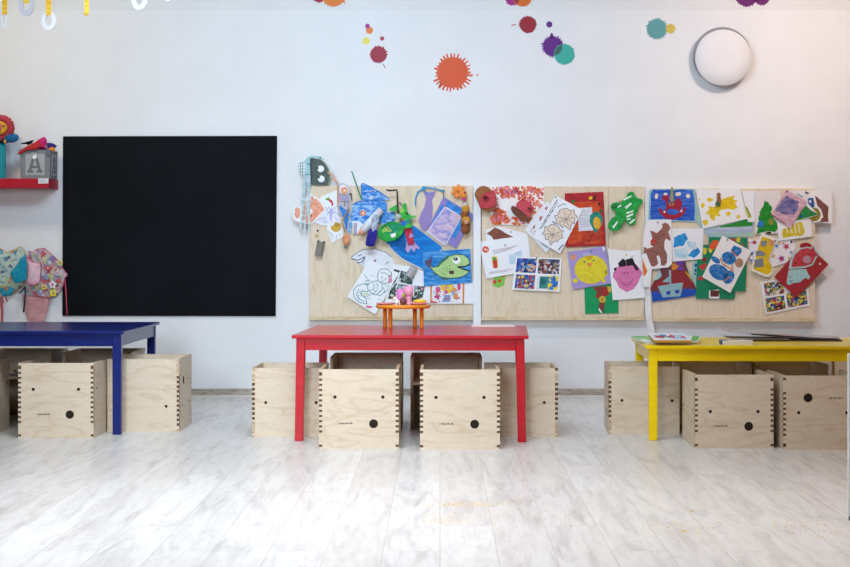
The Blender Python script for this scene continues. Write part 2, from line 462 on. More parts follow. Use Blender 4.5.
# white strips hanging in the gaps between boards
YS = YB - .038
bm = bmesh.new()
q = [W(473.4, 187, YS), W(480.6, 187, YS), W(481, 330, YS), W(473.2, 330, YS)]
prism(bm, q, (0, YW - YS - .001, 0)); c = (q[0] + q[2]) / 2
tag(obj('white_strip', bm, flat('#eef0f4', .5), origin=c), 'straight white strip between the first and the middle pin board', 'strip')
bm = bmesh.new()
pl = [(645, 189, .003), (645, 240, .003), (644.9, 296, .006), (645.2, 316, .038), (648.2, 330, .040), (650.5, 342, .036)]
for (a, b2) in zip(pl, pl[1:]):
    prism(bm, [W(a[0], a[1], YB - a[2]), W(a[0] + 6.4, a[1], YB - a[2]), W(b2[0] + 6.4, b2[1], YB - b2[2]), W(b2[0], b2[1], YB - b2[2])], (0, .002, 0))
bmesh.ops.remove_doubles(bm, verts=bm.verts, dist=.0002)
tag(obj('white_strip', bm, flat('#e2e1e0', .6), origin=W(648, 260, YS)), 'white ribbon strip right of the middle pin board, bent at its lower end', 'strip')

# ------------------------------------------------------------------ children's pictures and crafts
BLUEW = crayon('#1a78d2', '#a4caf0', 60, 20, .4, .42, .60)
BLUES = crayon('#1f7ad0', '#5fa2e2', 70, -30, .2, .4, .66)
PEN = '#3a4a58'
zA = Z(280, 150, 7.083); zB = Z(280, 220, 5.667); zC = Z(370, 170, 7.083); zD = Z(370, 240, 6.3)
zE = Z(470, 170, 8.1); zF = Z(550, 170, 7.09); zG = Z(470, 230, 6.3); zH = Z(550, 230, 5.673)
zI = Z(635, 170, 7.083); zJ = Z(635, 230, 5.667); zK = Z(690, 225, 7.0875); zL = Z(745, 180, 7.084); zM = Z(745, 230, 6.295)
zN = Z(335, 180, 14.17); zO = Z(335, 210, 14.17); zP = Z(380, 195, 11.333); zQ = Z(385, 225, 12.6); zR = Z(290, 150, 14.17); zS = Z(290, 185, 14.17)
zT = Z(520, 185, 7.557); zU = Z(630, 215, 5.9625); zV = Z(465, 180, 7.083); zX = Z(440, 180, 8.1); zY = Z(390, 265, 10.0)
def solid(name, label, cat, parts, loc, group=None):
    """a craft with depth: parts = (name, bmesh in world space, material)"""
    t = thing(name, label, cat, loc, group)
    for nm, bm, m in parts:
        if nm.endswith('*'):
            for b in islands(bm): obj(nm[:-1], b, m, t, origin=Vector(loc))
        else: obj(nm, bm, m, t, origin=Vector(loc), smooth=False)
    return t
def islands(bm):
    """one bmesh per connected piece"""
    seen = set(); out = []
    for v0 in bm.verts:
        if v0 in seen: continue
        st = [v0]; comp = set()
        while st:
            v = st.pop()
            if v in comp: continue
            comp.add(v); st += [e.other_vert(v) for e in v.link_edges]
        seen |= comp; nb = bmesh.new(); mp = {v: nb.verts.new(v.co) for v in comp}
        for f in {f for v in comp for f in v.link_faces}:
            g = nb.faces.new([mp[v] for v in f.verts]); g.material_index = f.material_index; g.smooth = f.smooth
        out.append(nb)
    bm.free()
    return out
def slabmesh(layers, Y, th, dz=.0007):
    bm = bmesh.new(); mats = []
    for k, (m, ps) in enumerate(layers):
        m = flat(m) if isinstance(m, str) else m
        if m not in mats: mats.append(m)
        for poly in (ps if isinstance(ps[0], list) else [ps]):
            vs = [W(x, y, Y - dz * k) for x, y in clean(poly)]
            if k == 0: prism(bm, vs, (0, th, 0), mats.index(m))
            else:
                f = bm.faces.new([bm.verts.new(v) for v in vs]); f.material_index = mats.index(m); f.normal_update()
                if f.normal.y > 0: f.normal_flip()
    return bm, mats

# ---- left board -----------------------------------------------------------
art('chili_drawing', 'white sheet with a small red chili drawing, half behind the salmon fish', 'drawing',
    [(WHITE, [(320.5, 197), (337.8, 189.5), (339.5, 214), (333, 226), (318, 225)]),
     ('#c4283a', [(327.2, 199.5), (329.6, 198.6), (332.4, 201), (333.6, 204.2), (331.4, 206.8), (331.6, 203.5), (329.6, 201.6)]),
     ('#5aa83a', [(325.2, 199.2), (326.8, 197.8), (328.2, 198), (328.6, 196), (329.2, 198), (328.4, 199.8), (326.5, 200.4)])], 2)
art('butterfly_cutout', 'white paper butterfly with a lavender body between the chili and the salmon fish', 'paper craft',
    [(flat('#eef0f8', .7), [zS([(470, 520), (420, 545), (360, 540), (350, 520), (420, 480), (520, 450), (555, 400), (520, 340), (440, 280), (370, 180), (330, 150), (400, 185), (500, 260), (560, 300), (600, 310), (660, 260), (660, 300), (625, 360), (660, 420), (720, 470), (700, 545), (640, 520), (600, 545), (540, 530)])]),
     ('#a9a8c4', ln(zS([(330, 150), (440, 270), (520, 330), (555, 400)]), .5) + ln(zS([(350, 520), (420, 480), (520, 450)]), .5) + ln(zS([(660, 300), (625, 360), (720, 470)]), .5) + ln(zS([(470, 520), (540, 530)]), .5)),
     ('#dcdcf0', [zS([(400, 500), (500, 465), (540, 500), (470, 525)]), zS([(640, 430), (700, 490), (690, 530), (630, 470)])]),
     ('#b9b6e6', [zS([(560, 340), (590, 335), (610, 360), (600, 440), (585, 520), (565, 500), (562, 420)])]),
     ('#8d90a8', ln(zS([(545, 310), (570, 345)]), .5) + ln(zS([(620, 320), (592, 345)]), .5) + ln(zS([(530, 380), (560, 390), (525, 420)]), .5) + ln(zS([(640, 400), (605, 390)]), .5))], 8)
art('sun_card', 'small white card with a yellow sun, hanging tilted under the butterfly', 'drawing',
    [(WHITE, zB([(262, 42), (300, 8), (350, 8), (358, 95), (297, 131)])),
     ('#d2a93a', ell(336, 226.4, 5.3, 5.6)), ('#b98f2c', ell(337.5, 224.6, 3, 2)),
     ('#9aa0b2', ln(zB([(275, 60), (290, 85), (300, 110)]), .5) + ln(zB([(320, 85), (318, 110)]), .5) + ln(zB([(335, 75), (345, 95)]), .5) + ln(zB([(290, 70), (305, 92)]), .4))], 5, .03)
art('salmon_fish', 'salmon-pink paper fish with white edges at the upper left board corner', 'paper craft',
    [(flat('#f0eef0', .7), zS([(40, 330), (60, 300), (110, 295), (150, 330), (180, 270), (205, 200), (250, 150), (300, 120), (330, 150), (400, 195), (500, 300), (490, 370), (440, 430), (370, 510), (290, 560), (220, 550), (150, 535), (80, 510), (40, 460)])),
     (crayon('#e89678', '#f0b296', 60, 30, .5), [zS([(70, 340), (100, 315), (140, 340), (145, 400), (130, 460), (95, 475), (65, 430)]), zS([(215, 215), (240, 260), (250, 420), (262, 540), (220, 540), (160, 470), (170, 330)]), zS([(305, 150), (330, 190), (380, 200), (430, 250), (485, 345), (430, 400), (360, 480), (300, 540), (285, 500), (300, 400), (280, 300)])]),
     ('#d5714a', [zS([(285, 420), (315, 415), (310, 455), (288, 465)]), zS([(310, 150), (330, 180), (312, 200), (303, 180)])]),
     ('#f6f4f4', [zS([(285, 340), (300, 335), (325, 385), (320, 400), (285, 395)])])], 14)
# jellyfish craft
Yj = YB - .022
strips = []
for i, pts in enumerate(([(306, 176), (304.6, 195), (303, 212), (299.8, 232)], [(308, 176), (307.5, 200), (305.2, 219), (304.4, 233)], [(309.5, 176), (309.6, 200), (309, 218), (309.6, 233)], [(304.6, 174), (304, 186), (302.4, 200), (303.4, 214)])):
    bm = bmesh.new()
    for a, b in zip(pts, pts[1:]): prism(bm, [W(a[0]-1.0, a[1], Yj - .006), W(a[0]+1.0, a[1], Yj - .006 - .001*i), W(b[0]+.7, b[1], Yj - .006 - .001*i), W(b[0]-.7, b[1], Yj - .006)], (0, .001, 0))
    strips.append(('streamer', bm, crayon('#a3bfc6', '#cfe0e4', 50, 0, .2)))
body = zR([(283, 115), (310, 112), (350, 116), (400, 128), (445, 150), (485, 185), (515, 225), (540, 270), (553, 320), (560, 370), (555, 420), (545, 460), (530, 490), (420, 493), (308, 490), (285, 470)])
bm1, m1 = slabmesh([(crayon('#4d5a5c', '#5d6a62', 60, 40, .6), body),
    ('#7f9a5c', ln(zR([(400, 124), (450, 148), (490, 185), (522, 228), (545, 275), (558, 325), (563, 375), (556, 430), (538, 488)]), .9)),
    ('#3c484c', [zR([(290, 120), (320, 118), (312, 485), (290, 470)])])], Yj, .010)
bm2, m2 = slabmesh([(flat('#a9cfd2', .7), zR([(150, 330), (200, 340), (240, 420), (300, 430), (285, 300), (285, 120), (345, 112), (420, 122), (480, 150), (470, 120), (400, 88), (310, 78), (255, 95), (215, 140), (200, 165), (120, 185), (120, 230)])),
    ('#e2edf2', [zR([(125, 190), (200, 175), (225, 230), (205, 340), (165, 345), (135, 280)])]),
    ('#4f6f78', ln(zR([(125, 190), (200, 180)]), .5) + ln(zR([(125, 225), (215, 225)]), .5) + ln(zR([(135, 270), (210, 270)]), .5) + ln(zR([(150, 310), (205, 310)]), .5) + ln(zR([(150, 188), (150, 310)]), .5) + ln(zR([(180, 180), (178, 340)]), .5) + ln(zR([(250, 190), (285, 210)]), 1.2) + ln(zR([(425, 95), (430, 125)]), 1.2) + ln(zR([(220, 340), (260, 350)]), 1))], Yj + .012, .004)
eyes = bmesh.new(); pupils = bmesh.new()
for (u, v, pu, pv) in ((435, 268, 390, 257), (443, 411, 410, 386)):
    x, y = zR([(u, v)])[0]; c = W(x, y, Yj - .002); disc_y(eyes, c, [(.0235, 0, 0), (.0235, .003, 0), (.019, .005, 0)], 22)
    x, y = zR([(pu, pv)])[0]; c = W(x, y, Yj - .0072); disc_y(pupils, c, [(.0075, 0, 0), (.0075, .002, 0)], 12)
arm = bmesh.new(); tube(arm, [W(x, y, Yj - .004) for x, y in zR([(535, 325), (570, 328), (595, 345), (620, 400), (650, 445), (680, 475)])], .008, 8)
solid('jellyfish_craft', 'dark grey paper jellyfish with two round eyes and pale teal streamers', 'paper craft',
      [('body', bm1, m1), ('fringe', bm2, m2), ('eye*', eyes, flat('#f2f2f6', .5)), ('pupil*', pupils, flat('#16181c', .4)), ('arm', arm, flat('#e0b090', .7))] + strips, W(318, 172, Yj))
# grey robot figure
art('grey_cat_figure', 'tall lilac-grey paper figure with an orange circle on its head', 'paper craft',
    [(flat('#c3bdc6', .7), zN([(30, 70), (60, 50), (130, 45), (180, 75), (210, 130), (205, 180), (232, 195), (240, 260), (225, 320), (215, 440), (230, 480), (200, 520), (40, 480), (35, 300)])),
     ('#c98a5a', [zN([(30, 75), (48, 62), (52, 300), (40, 470), (30, 300)])]),
     ('#e9e4ea', [zN([(70, 75), (130, 60), (185, 110), (190, 170), (120, 200), (70, 170)])]),
     (crayon('#e0813f', '#f0a468', 60, 0, 1), ell(344.4, 190.6, 3.3, 3.4)), ('#f0d8c8', ell(344.6, 190.6, 1.3, 1.6)),
     ('#1c1c22', [zN([(190, 195), (235, 185), (245, 290), (232, 290), (222, 215)])]),
     ('#8a7f8c', ln(zN([(50, 205), (200, 215)]), .7) + ln(zN([(60, 300), (210, 310)]), .7) + ln(zN([(135, 315), (135, 370)]), 1.4) + ln(zN([(185, 330), (195, 470)]), .9)),
     ('#a9a2c4', [zN([(60, 225), (205, 225), (200, 290), (65, 285)])])], 16, .01)
art('blue_leaf_cutout', 'slim pointed blue paper leaf below the lilac-grey figure', 'paper craft',
    [(BLUES, zN([(55, 375), (80, 360), (120, 400), (175, 430), (200, 480), (185, 560), (175, 640), (165, 720), (150, 690), (120, 560)])), ('#0e5aa8', ln(zN([(62, 380), (120, 450), (165, 560), (160, 700)]), .6))], 24, .01)
# big blue fish
art('blue_fish_craft', 'large scribbled blue paper fish with an orange spot and triangular fin', 'paper craft',
    [(BLUEW, [zN([(245, 350), (300, 310), (380, 285), (500, 280), (600, 285), (700, 290), (735, 340), (735, 430), (740, 460), (850, 440), (850, 580), (770, 640), (690, 660), (640, 600), (500, 620), (420, 640), (330, 590), (250, 590), (215, 760), (180, 740), (200, 600), (230, 480), (245, 400)]),
               zN([(370, 60), (390, 40), (500, 85), (640, 170), (770, 260), (770, 280), (690, 290), (560, 285), (375, 282), (380, 180)])]),
     (BLUES, [zN([(600, 300), (720, 310), (735, 440), (720, 560), (640, 600), (560, 440)]), zN([(385, 70), (500, 95), (500, 130), (385, 160)])]),
     ('#155fb4', ln(zN([(245, 350), (330, 310), (480, 285), (690, 290)]), .8) + ln(zN([(372, 60), (380, 280)]), .8) + ln(zN([(390, 42), (640, 172), (768, 268)]), .8)),
     (crayon('#e07b3c', '#f2b48a', 70, 0, 1), ell(362.9, 213.2, 2.9, 3.1)), ('#e8d8d4', ell(363.2, 213.4, 1.1)),
     ('#b6354c', [ell(373, 191.4, 1, .8), ell(379.6, 216.2, 1.4, 1.2)]), ('#e8eef6', [ell(371.8, 197.6, 1.6, 1.8)]), ('#555e6a', [ell(372, 197.8, .7)])], 20, .008)
art('white_note', 'small white card beneath the rolled paper tube', 'paper', [(flat('#e7e9f1', .7), zO([(245, 150), (335, 160), (400, 200), (385, 330), (250, 335)])), ('#b0a4b4', [zO([(262, 185), (315, 182), (310, 330), (262, 330)])])], 30, .01)
bm = bmesh.new(); tube(bm, [W(381.4, 209.6, 10.19), W(372, 220, 10.185), W(362.5, 231, 10.18)], .0255, 16)
b2 = bmesh.new(); p = W(361.5, 232.2, 10.165); blob(b2, p, (.019, .012, .02), 0, 14, 10)
solid('paper_tube_craft', 'rolled white paper tube with an orange tip across the blue fish', 'paper craft', [('tube', bm, flat('#eceef4', .6)), ('tip', b2, crayon('#d9825c', '#e8a888', 60, 0, 1))], W(372, 220, 10.18))
bm = bmesh.new(); blob(bm, W(346.2, 239.4, 10.19), (.027, .012, .04), 0, 16, 10)
b2 = bmesh.new(); tube(b2, [W(346.2, 236, 10.195), W(345.2, 248, 10.195)], .009, 8)
b3 = bmesh.new(); tube(b3, [W(349, 208, 10.20), W(341.5, 222, 10.20), W(345.8, 234, 10.195)], .004, 6)
solid('orange_bead_craft', 'orange oval bead with a grey-teal tail hanging under the blue leaf', 'paper craft', [('bead', bm, crayon('#d88a5c', '#e2a47c', 50, 0, 1)), ('tail', b2, flat('#8aa4a8', .6)), ('cord', b3, flat('#c99a6a', .7))], W(346, 240, 10.19))
bm = bmesh.new(); prism(bm, [W(x, y, 10.125) for x, y in zO([(490, 258), (540, 250), (600, 275), (600, 330), (562, 505), (500, 520), (432, 505), (428, 470), (455, 360)])], (0, .03, 0)); bmesh.ops.bevel(bm, geom=list(bm.edges), offset=.006, segments=2, affect='EDGES')
b2 = bmesh.new(); tube(b2, [W(373.6, 229.5, 10.14), W(375.5, 219, 10.14)], .022, 12); blob(b2, W(375.8, 219, 10.135), (.027, .018, .03), 0, 12, 8, None, .25)
b3 = bmesh.new(); blob(b3, W(373.1, 230.6, 10.122), .006)
solid('navy_bottle_craft', 'shiny dark navy blue bottle with a grey foil top', 'paper craft', [('bottle', bm, crayon('#1c1a80', '#262490', 40, 70, .3)), ('foil_top*', b2, crayon('#9aa6bc', '#c9d0dc', 60, 0, 1)), ('button', b3, flat('#dfe6f6', .3))], W(372, 238, 10.13))
bm = bmesh.new(); tube(bm, [W(365.5, 174 + 0, 10.21) if False else W(351.6, 171.2, 10.22), W(361.6, 199.6, 10.20)], .0042, 8)
tag(obj('green_straw', bm, flat('#33b27c', .4), origin=W(356, 185, 10.21)), 'thin green straw standing up behind the blue fish fin', 'straw')
bm = bmesh.new(); tube(bm, [W(x, y, 10.155) for x, y in ((386.5, 189.6), (389, 190.6), (396.8, 190.0), (397.2, 192), (397.6, 204), (398.4, 216))], .0058, 8)
b2 = bmesh.new(); tube(b2, [W(x, y, 10.15) for x, y in ((397.6, 204), (400, 202.6), (402, 206))], .004, 6)
b3 = bmesh.new(); blob(b3, W(398.2, 216.6, 10.145), (.022, .014, .019), 0, 10, 8, None, .3)
solid('twig', 'dark brown bent twig stuck into the green dragon craft', 'twig', [('stem', bm, flat('#4a3b34', .8)), ('side_shoot', b2, flat('#5a473c', .8)), ('putty', b3, flat('#b9c4b8', .7))], W(397, 203, 10.15))
# blue sheet with rocket
art('rocket_painting', 'deep blue painted sheet with a red paper rocket and lilac flames', 'painting',
    [(crayon('#0f6fc6', '#1e8ae0', 40, 25, .15, .4, .62), [(386, 243), (393, 236.6), (413.8, 225.6), (441.5, 246.4), (441.6, 262), (423.4, 269.6), (402, 258)]),
     (crayon('#0a559e', '#1478cc', 60, 60, .2), [zQ([(150, 190), (240, 150), (280, 260), (270, 330), (420, 330), (380, 380), (240, 360), (130, 260)])]),
     ('#e6eef6', ln(zQ([(40, 240), (110, 350), (240, 440), (470, 555)]), .7)),
     ('#c2a3cf', zQ([(268, 225), (355, 200), (440, 295), (420, 305), (388, 285), (370, 340), (325, 290), (292, 352), (258, 310)])),
      ], 12, .008,    parts=[('rocket', [(flat('#c41f3c', .55), zQ([(240, 55), (335, 35), (372, 235), (290, 250)])), ('#b9a0d4', zQ([(325, 95), (300, 165), (358, 145)])), ('#8a3a6a', [zQ([(288, 240), (370, 225), (372, 238), (290, 251)])])], .012)])
art('shark_cutout', 'white paper dolphin outlined in pen, behind the girl colouring page', 'paper craft',
    [(flat('#e6e8f0', .7), zB([(400, 212), (420, 195), (450, 178), (480, 168), (520, 162), (560, 168), (600, 182), (630, 205), (648, 240), (642, 300), (560, 330), (480, 272), (440, 240)])),
     ('#3e5a70', ln(zB([(402, 212), (425, 195), (470, 168), (540, 163), (600, 182), (632, 210)]), .6) + ln(zB([(405, 218), (440, 228), (482, 208), (462, 240), (440, 243)]), .9) + ln(zB([(440, 205), (465, 195)]), .8) + ln(zB([(480, 215), (470, 255)]), .5)),
     ('#7a3a44', ell(375.2, 260.6, 1.1)), ('#8a6a70', ln(zB([(600, 250), (615, 235)]), .8))], 5, .02)
qg = zB([(505, 228), (674, 300), (540, 536), (381, 436)])
def gl(pts): return qp(qg, pts)
girl = ln(gl([(.45, .08), (.62, .02), (.80, .06), (.88, .18), (.84, .30), (.72, .36), (.56, .34), (.46, .24), (.44, .14)]), .7, True) + ln(gl([(.52, .16), (.62, .12), (.76, .13), (.80, .2)]), .6) \
    + ln(gl([(.56, .34), (.44, .40), (.34, .50), (.40, .60), (.60, .66), (.74, .62), (.80, .48), (.72, .36)]), .7) + ln(gl([(.34, .50), (.2, .56), (.08, .66), (.06, .80), (.18, .92), (.40, .96), (.62, .90), (.50, .80), (.34, .80), (.30, .72), (.46, .66)]), .7) \
    + ln(gl([(.18, .70), (.2, .84), (.36, .90), (.52, .88)]), .6) + ln(gl([(.74, .62), (.86, .60), (.90, .48), (.80, .42)]), .6) + ln(gl([(.48, .44), (.58, .52), (.52, .6)]), .6) + ln(gl([(.62, .44), (.68, .54), (.64, .62)]), .5) \
    + ln(gl([(.1, .36), (.3, .42), (.24, .5)]), .5) + ln(gl([(.9, .3), (.96, .42), (.9, .52)]), .5)
rr = random.Random(12)
for k in range(26):
    u, v = rr.uniform(.2, .85), rr.uniform(.3, .88); w_ = rr.uniform(-.9, .9)
    girl += ln(gl([(u, v), (u + .05, v + .03 * w_), (u + .09, v + .08 * w_)]), .4)
art('colouring_page', 'white colouring page of a girl in teal pen lines, bottom of the left board', 'drawing',
    [(WHITE, qg), ('#3d8f96', girl), ('#6f7f90', ln(gl([(.60, .22), (.62, .25)]), .9) + ln(gl([(.72, .22), (.74, .25)]), .9)),
     ('#d88aa8', [ell(*gl([(.88, .22)])[0], 2.0, 2.8, 20, 10), ell(*gl([(.82, .14)])[0], 1.6, 1.6, 0, 10)]), ('#dfe3a4', [ell(*gl([(.42, .74)])[0], 2.2, 1.2, 30, 10)]),
     ('#d8c0c4', ln(gl([(.66, .28), (.70, .29)]), .7)), ('#e06a8c', [ell(*gl([(.72, .93)])[0], 3.6, 1.0, 8, 10)])], 14, .02)
PH_D = ['#20342e', '#2f4f44', '#15201f', '#56707a', '#8b9aa0', '#3a5f48', '#c4ccd2', '#26313a']
qc = [(394.5, 266.5), (427, 272.5), (430, 302.5), (386, 301.5)]
art('photo_sheet', 'white sheet with dark green photographs behind the toy table', 'photo print',
    [(WHITE, [(393, 264), (414, 267), (429.5, 274), (430.5, 303), (385, 302.5)]),
     (patches(PH_D, 60, 1), [zY([(40, 40), (100, 55), (60, 165), (0, 240), (-20, 250)]), zY([(110, 55), (245, 95), (220, 200), (70, 165)]), zY([(60, 180), (220, 215), (200, 260), (70, 260), (50, 340), (-20, 340), (0, 250)])]),
     (patches(PH_D + ['#b0485a', '#d8dde2'], 70, 2), [zY([(245, 205), (350, 215), (325, 330), (240, 315)]), zY([(220, 310), (310, 325), (270, 372), (195, 368)])]),
     ('#1f4a3c', [zY([(220, 320), (300, 335), (260, 365), (205, 360)])]), ('#e9ebf0', ln(zY([(105, 60), (60, 250)]), .8) + ln(zY([(60, 175), (220, 205)]), .7))], 8, .012)
bm = bmesh.new(); tube(bm, [W(414.4, 267.2, 10.215), W(408.4, 276.6, 10.215)], .027, 14)
tag(obj('paper_roll', bm, flat('#d9d9dc', .7), origin=W(411, 272, 10.215)), 'short greyish white paper roll above the dark photographs', 'paper craft')
art('children_print', 'white print of pink and yellow children figures below the green fish', 'drawing',
    [(flat('#f0eff4', .7), zY([(400, 180), (830, 170), (835, 385), (400, 390)])), ('#d98a3c', [zY([(402, 200), (420, 200), (418, 370), (402, 370)]), zY([(725, 180), (745, 180), (740, 385), (725, 385)])]),
     ('#f0d040', [zY([(500, 200), (620, 190), (640, 250), (590, 290), (510, 250)])]), ('#cf4f86', [ell(*zY([(480, 245)])[0], 2.6, 2.8), ell(*zY([(560, 270)])[0], 2, 2), ell(*zY([(690, 215)])[0], 1.8, 4, 0), zY([(440, 310), (500, 290), (490, 350), (440, 320)])]),
     ('#e69a5a', [ell(*zY([(645, 250)])[0], 2.6, 2.2), ell(*zY([(655, 310)])[0], 2.4, 3.4), ell(*zY([(470, 285)])[0], 1.6, 2)]), ('#8aa0d0', [zY([(545, 300), (610, 300), (600, 365), (520, 370)]), ell(*zY([(630, 280)])[0], 1.6, 2.2)]),
     ('#e07a94', dabs(zY([(430, 215), (700, 200), (690, 370), (430, 370)]), 26, .5, 1.2, 8)), ('#8fb0dc', dabs(zY([(430, 215), (700, 200), (690, 370), (430, 370)]), 14, .4, 1.0, 9)), ('#d24a3c', [zY([(402, 355), (475, 370), (470, 380), (402, 378)])] + ln(zY([(540, 340), (600, 335)]), .9) + ln(zY([(660, 340), (690, 325)]), .8))], 12, .012)
# green fish picture
qf = zD([(333, 75), (632, 56), (640, 268), (340, 292)])
body = zD([(372, 150), (392, 175), (420, 170), (450, 140), (490, 108), (540, 92), (590, 96), (618, 118), (628, 150), (600, 165), (552, 168), (590, 185), (625, 195), (600, 220), (560, 235), (500, 240), (450, 232), (410, 205), (385, 175)])
art('green_fish_painting', 'painting of a pale green open-mouthed fish on blue water', 'painting',
    [(crayon('#1277c8', '#69b0e6', 60, 80, .2, .42, .68), qf),
     ('#203038', ln(body, 1.5, True)), (crayon('#a9cf86', '#b8d894', 60, 20, .5), body),
     ('#5b4a6a', [zD([(342, 125), (365, 130), (390, 100), (388, 150), (376, 172), (372, 180), (350, 150)])]), ('#3c7a6a', [zD([(412, 168), (450, 125), (490, 96), (495, 112), (450, 150), (430, 172)]), zD([(445, 238), (500, 243), (465, 256)]), zD([(398, 205), (425, 222), (402, 224)])]),
     ('#f4f6f6', ell(456.5, 260.2, 4.0, 3.6)), ('#14181c', ell(455.6, 258.9, 2.3, 1.7)), ('#e9eef2', ell(455.2, 258.5, .6)),
     ('#5a2f36', [zD([(497, 195), (528, 192), (528, 212), (500, 214)])]), ('#203038', ln(zD([(552, 168), (590, 185), (625, 195)]), .9) + ln(zD([(552, 168), (600, 165), (628, 150)]), .9)),
     ('#6f9a5c', [p for u, v in ((435, 190), (455, 175), (475, 190), (450, 205), (475, 165), (500, 160), (485, 178), (465, 212), (500, 178)) for p in ln(zD([(u, v), (u + 9, v + 8)]), .6)])],
    18, .01, pins=((440.5, 250.6, '#e8e8e8'),))
# dragonish green craft
bm1, m1 = slabmesh([(crayon('#1f9a3c', '#35b84a', 50, 30, .4), [ell(390.6, 231.4, 13.4, 9.4, -20, 26)]), (crayon('#1c8a5c', '#23a070', 50, 10, 1), [ell(393.4, 228.8, 8.6, 5.0, -25)]), ('#a8c964', [zP([(20, 400), (60, 370), (75, 350), (95, 365), (135, 400), (120, 420), (60, 415), (35, 430)])]), ('#f0f2f0', [zP([(118, 445), (180, 425), (178, 470), (130, 485)])]), ('#19402a', ln(zP([(60, 350), (110, 405)]), .7) + ln(zP([(10, 380), (70, 330), (160, 290)]), .6)), ('#3aa048', [zP([(30, 440), (80, 470), (60, 500), (20, 480)])])], 10.172, .022)
bm2, m2 = slabmesh([(crayon('#2aa23e', '#4cc24a', 60, 60, .4), [zP([(205, 200), (255, 130), (262, 95), (290, 88), (302, 110), (295, 160), (325, 210), (360, 235), (400, 230), (408, 250), (370, 262), (350, 265), (352, 320), (370, 355), (330, 375), (265, 372), (255, 330), (215, 330), (225, 270)]), zP([(190, 108), (196, 170), (170, 185), (110, 175), (100, 165), (150, 130)])]), ('#a9cf6a', [zP([(222, 150), (255, 140), (272, 185), (240, 200), (220, 190)])]), ('#1f6ad0', [ell(*zP([(262, 320)])[0], 3.3, 3.3)]), ('#2c8f7c', [zP([(300, 270), (345, 265), (348, 320), (305, 330)])]), ('#c47a4a', ln(zP([(225, 330), (232, 290), (275, 280)]), 1.3)), ('#1c5a2c', [zP([(290, 190), (325, 210), (312, 230), (286, 215)])])], 10.186, .016)
solid('green_dragon_craft', 'bright green leafy creature craft with a round belly, beside the twig', 'paper craft', [('belly', bm1, m1), ('leaves', bm2, m2)], W(398, 222, 10.18))
art('lilac_tie', 'lilac paper tie hanging from a light blue ribbon bow', 'paper craft',
    [(flat('#9a86be', .7), zC([(382, 150), (424, 158), (466, 148), (458, 185), (438, 215), (445, 260), (440, 330), (420, 390), (384, 436), (360, 410), (344, 355), (360, 310), (385, 260), (398, 210), (388, 180)])), ('#5f86c4', [zC([(388, 158), (430, 170), (440, 160), (438, 172), (392, 172)])])], 4, .02)
bm = bmesh.new()
tube(bm, [W(x, y, 10.232) for x, y in zC([(322, 252), (322, 200), (340, 155), (370, 135), (395, 122), (420, 126), (455, 130), (490, 142), (516, 148)])], .0052, 8)
tube(bm, [W(x, y, 10.228) for x, y in zC([(365, 138), (378, 118), (398, 120), (380, 146), (366, 136)])], .006, 8); blob(bm, W(443.2, 190.8, 10.23), .010, 0, 10, 8)
b2 = bmesh.new(); tube(b2, [W(443.2, 191, 10.236), W(443.4, 197.6, 10.236)], .0025, 6)
solid('ribbon_bow', 'light blue ribbon bow at the top of the lilac tie', 'ribbon', [('bow*', bm, flat('#3f9fd2', .5)), ('string', b2, flat('#8b8f98', .7))], W(430, 189, 10.23))
q1 = zC([(520, 190), (742, 320), (610, 556), (398, 432)])
art('lilac_card', 'larger lilac card with a blue frame behind the pale lavender painting', 'paper',
    [(flat('#9183c4', .7), q1), (BLUES, [sub(q1, .06, .03, .84, .92)]), ('#8f80c8', [sub(q1, .0, .02, .16, .2), sub(q1, .5, .8, 1, .99)])], 8, .02)
art('lavender_painting', 'pale pink and lavender painting tilted on the lilac card', 'painting',
    [(flat('#dde0f0', .7), zC([(530, 254), (652, 330), (533, 540), (402, 440)])), (crayon('#8f8ecf', '#e0c4d8', 30, 40, .5, .36, .62), [inset(zC([(530, 254), (652, 330), (533, 540), (402, 440)]), .92)]), (crayon('#e3b3bf', '#cfc0dc', 40, 60, .5), [zC([(580, 292), (638, 328), (600, 390), (560, 340)])])], 16, .02, pins=((445.6, 206.6, '#b53a4a'),))
# hanging doll and orange flower
b1 = bmesh.new(); b2 = bmesh.new(); b3 = bmesh.new(); b4 = bmesh.new(); b5 = bmesh.new()
for k, (u, v) in enumerate(((205, 235), (195, 280), (205, 320), (200, 360), (215, 330), (205, 400))):
    x, y = zX([(u, v)])[0]; blob(b1 if k % 2 else b2, W(x, y, 10.185), (.026, .02, .030), 0, 12, 8, None, .3, 4)
x, y = zX([(212, 340)])[0]; blob(b3, W(x, y, 10.162), (.015, .010, .016), 0, 12, 8)
for u in (190, 230):
    x, y = zX([(u, 300)])[0]; x2, y2 = zX([(u - 4, 420)])[0]; tube(b4, [W(x, y, 10.19), W(x2, y2, 10.19)], .012, 8)
x, y = zX([(200, 205)])[0]; blob(b5, W(x, y, 10.185), (.018, .012, .018), 0, 10, 8); tube(b5, [W(463, 198, 10.19), W(464.6, 206, 10.19)], .004, 6)
solid('bead_doll', 'little brown and yellow doll dangling below the orange paper flower', 'doll', [('wrapped_bead*', b1, crayon('#a8642c', '#7c4526', 60, 0, 1)), ('yellow_bead*', b2, crayon('#d9a53a', '#c27f2c', 60, 0, 1)), ('face', b3, flat('#e0a080', .7)), ('leg*', b4, flat('#7d5a40', .8)), ('clasp*', b5, flat('#cfc8c0', .4))], W(465, 217, 10.185))
b1 = bmesh.new(); b2 = bmesh.new(); fx, fy = zX([(150, 92)])[0]
for k in range(7):
    a = 2 * PI * k / 7 + .2; blob(b1, W(fx + 4.6 * math.cos(a), fy + 4.2 * math.sin(a), 10.205), (.021, .010, .014), 0, 12, 8, Matrix.Rotation(a, 3, 'Y'), .15)
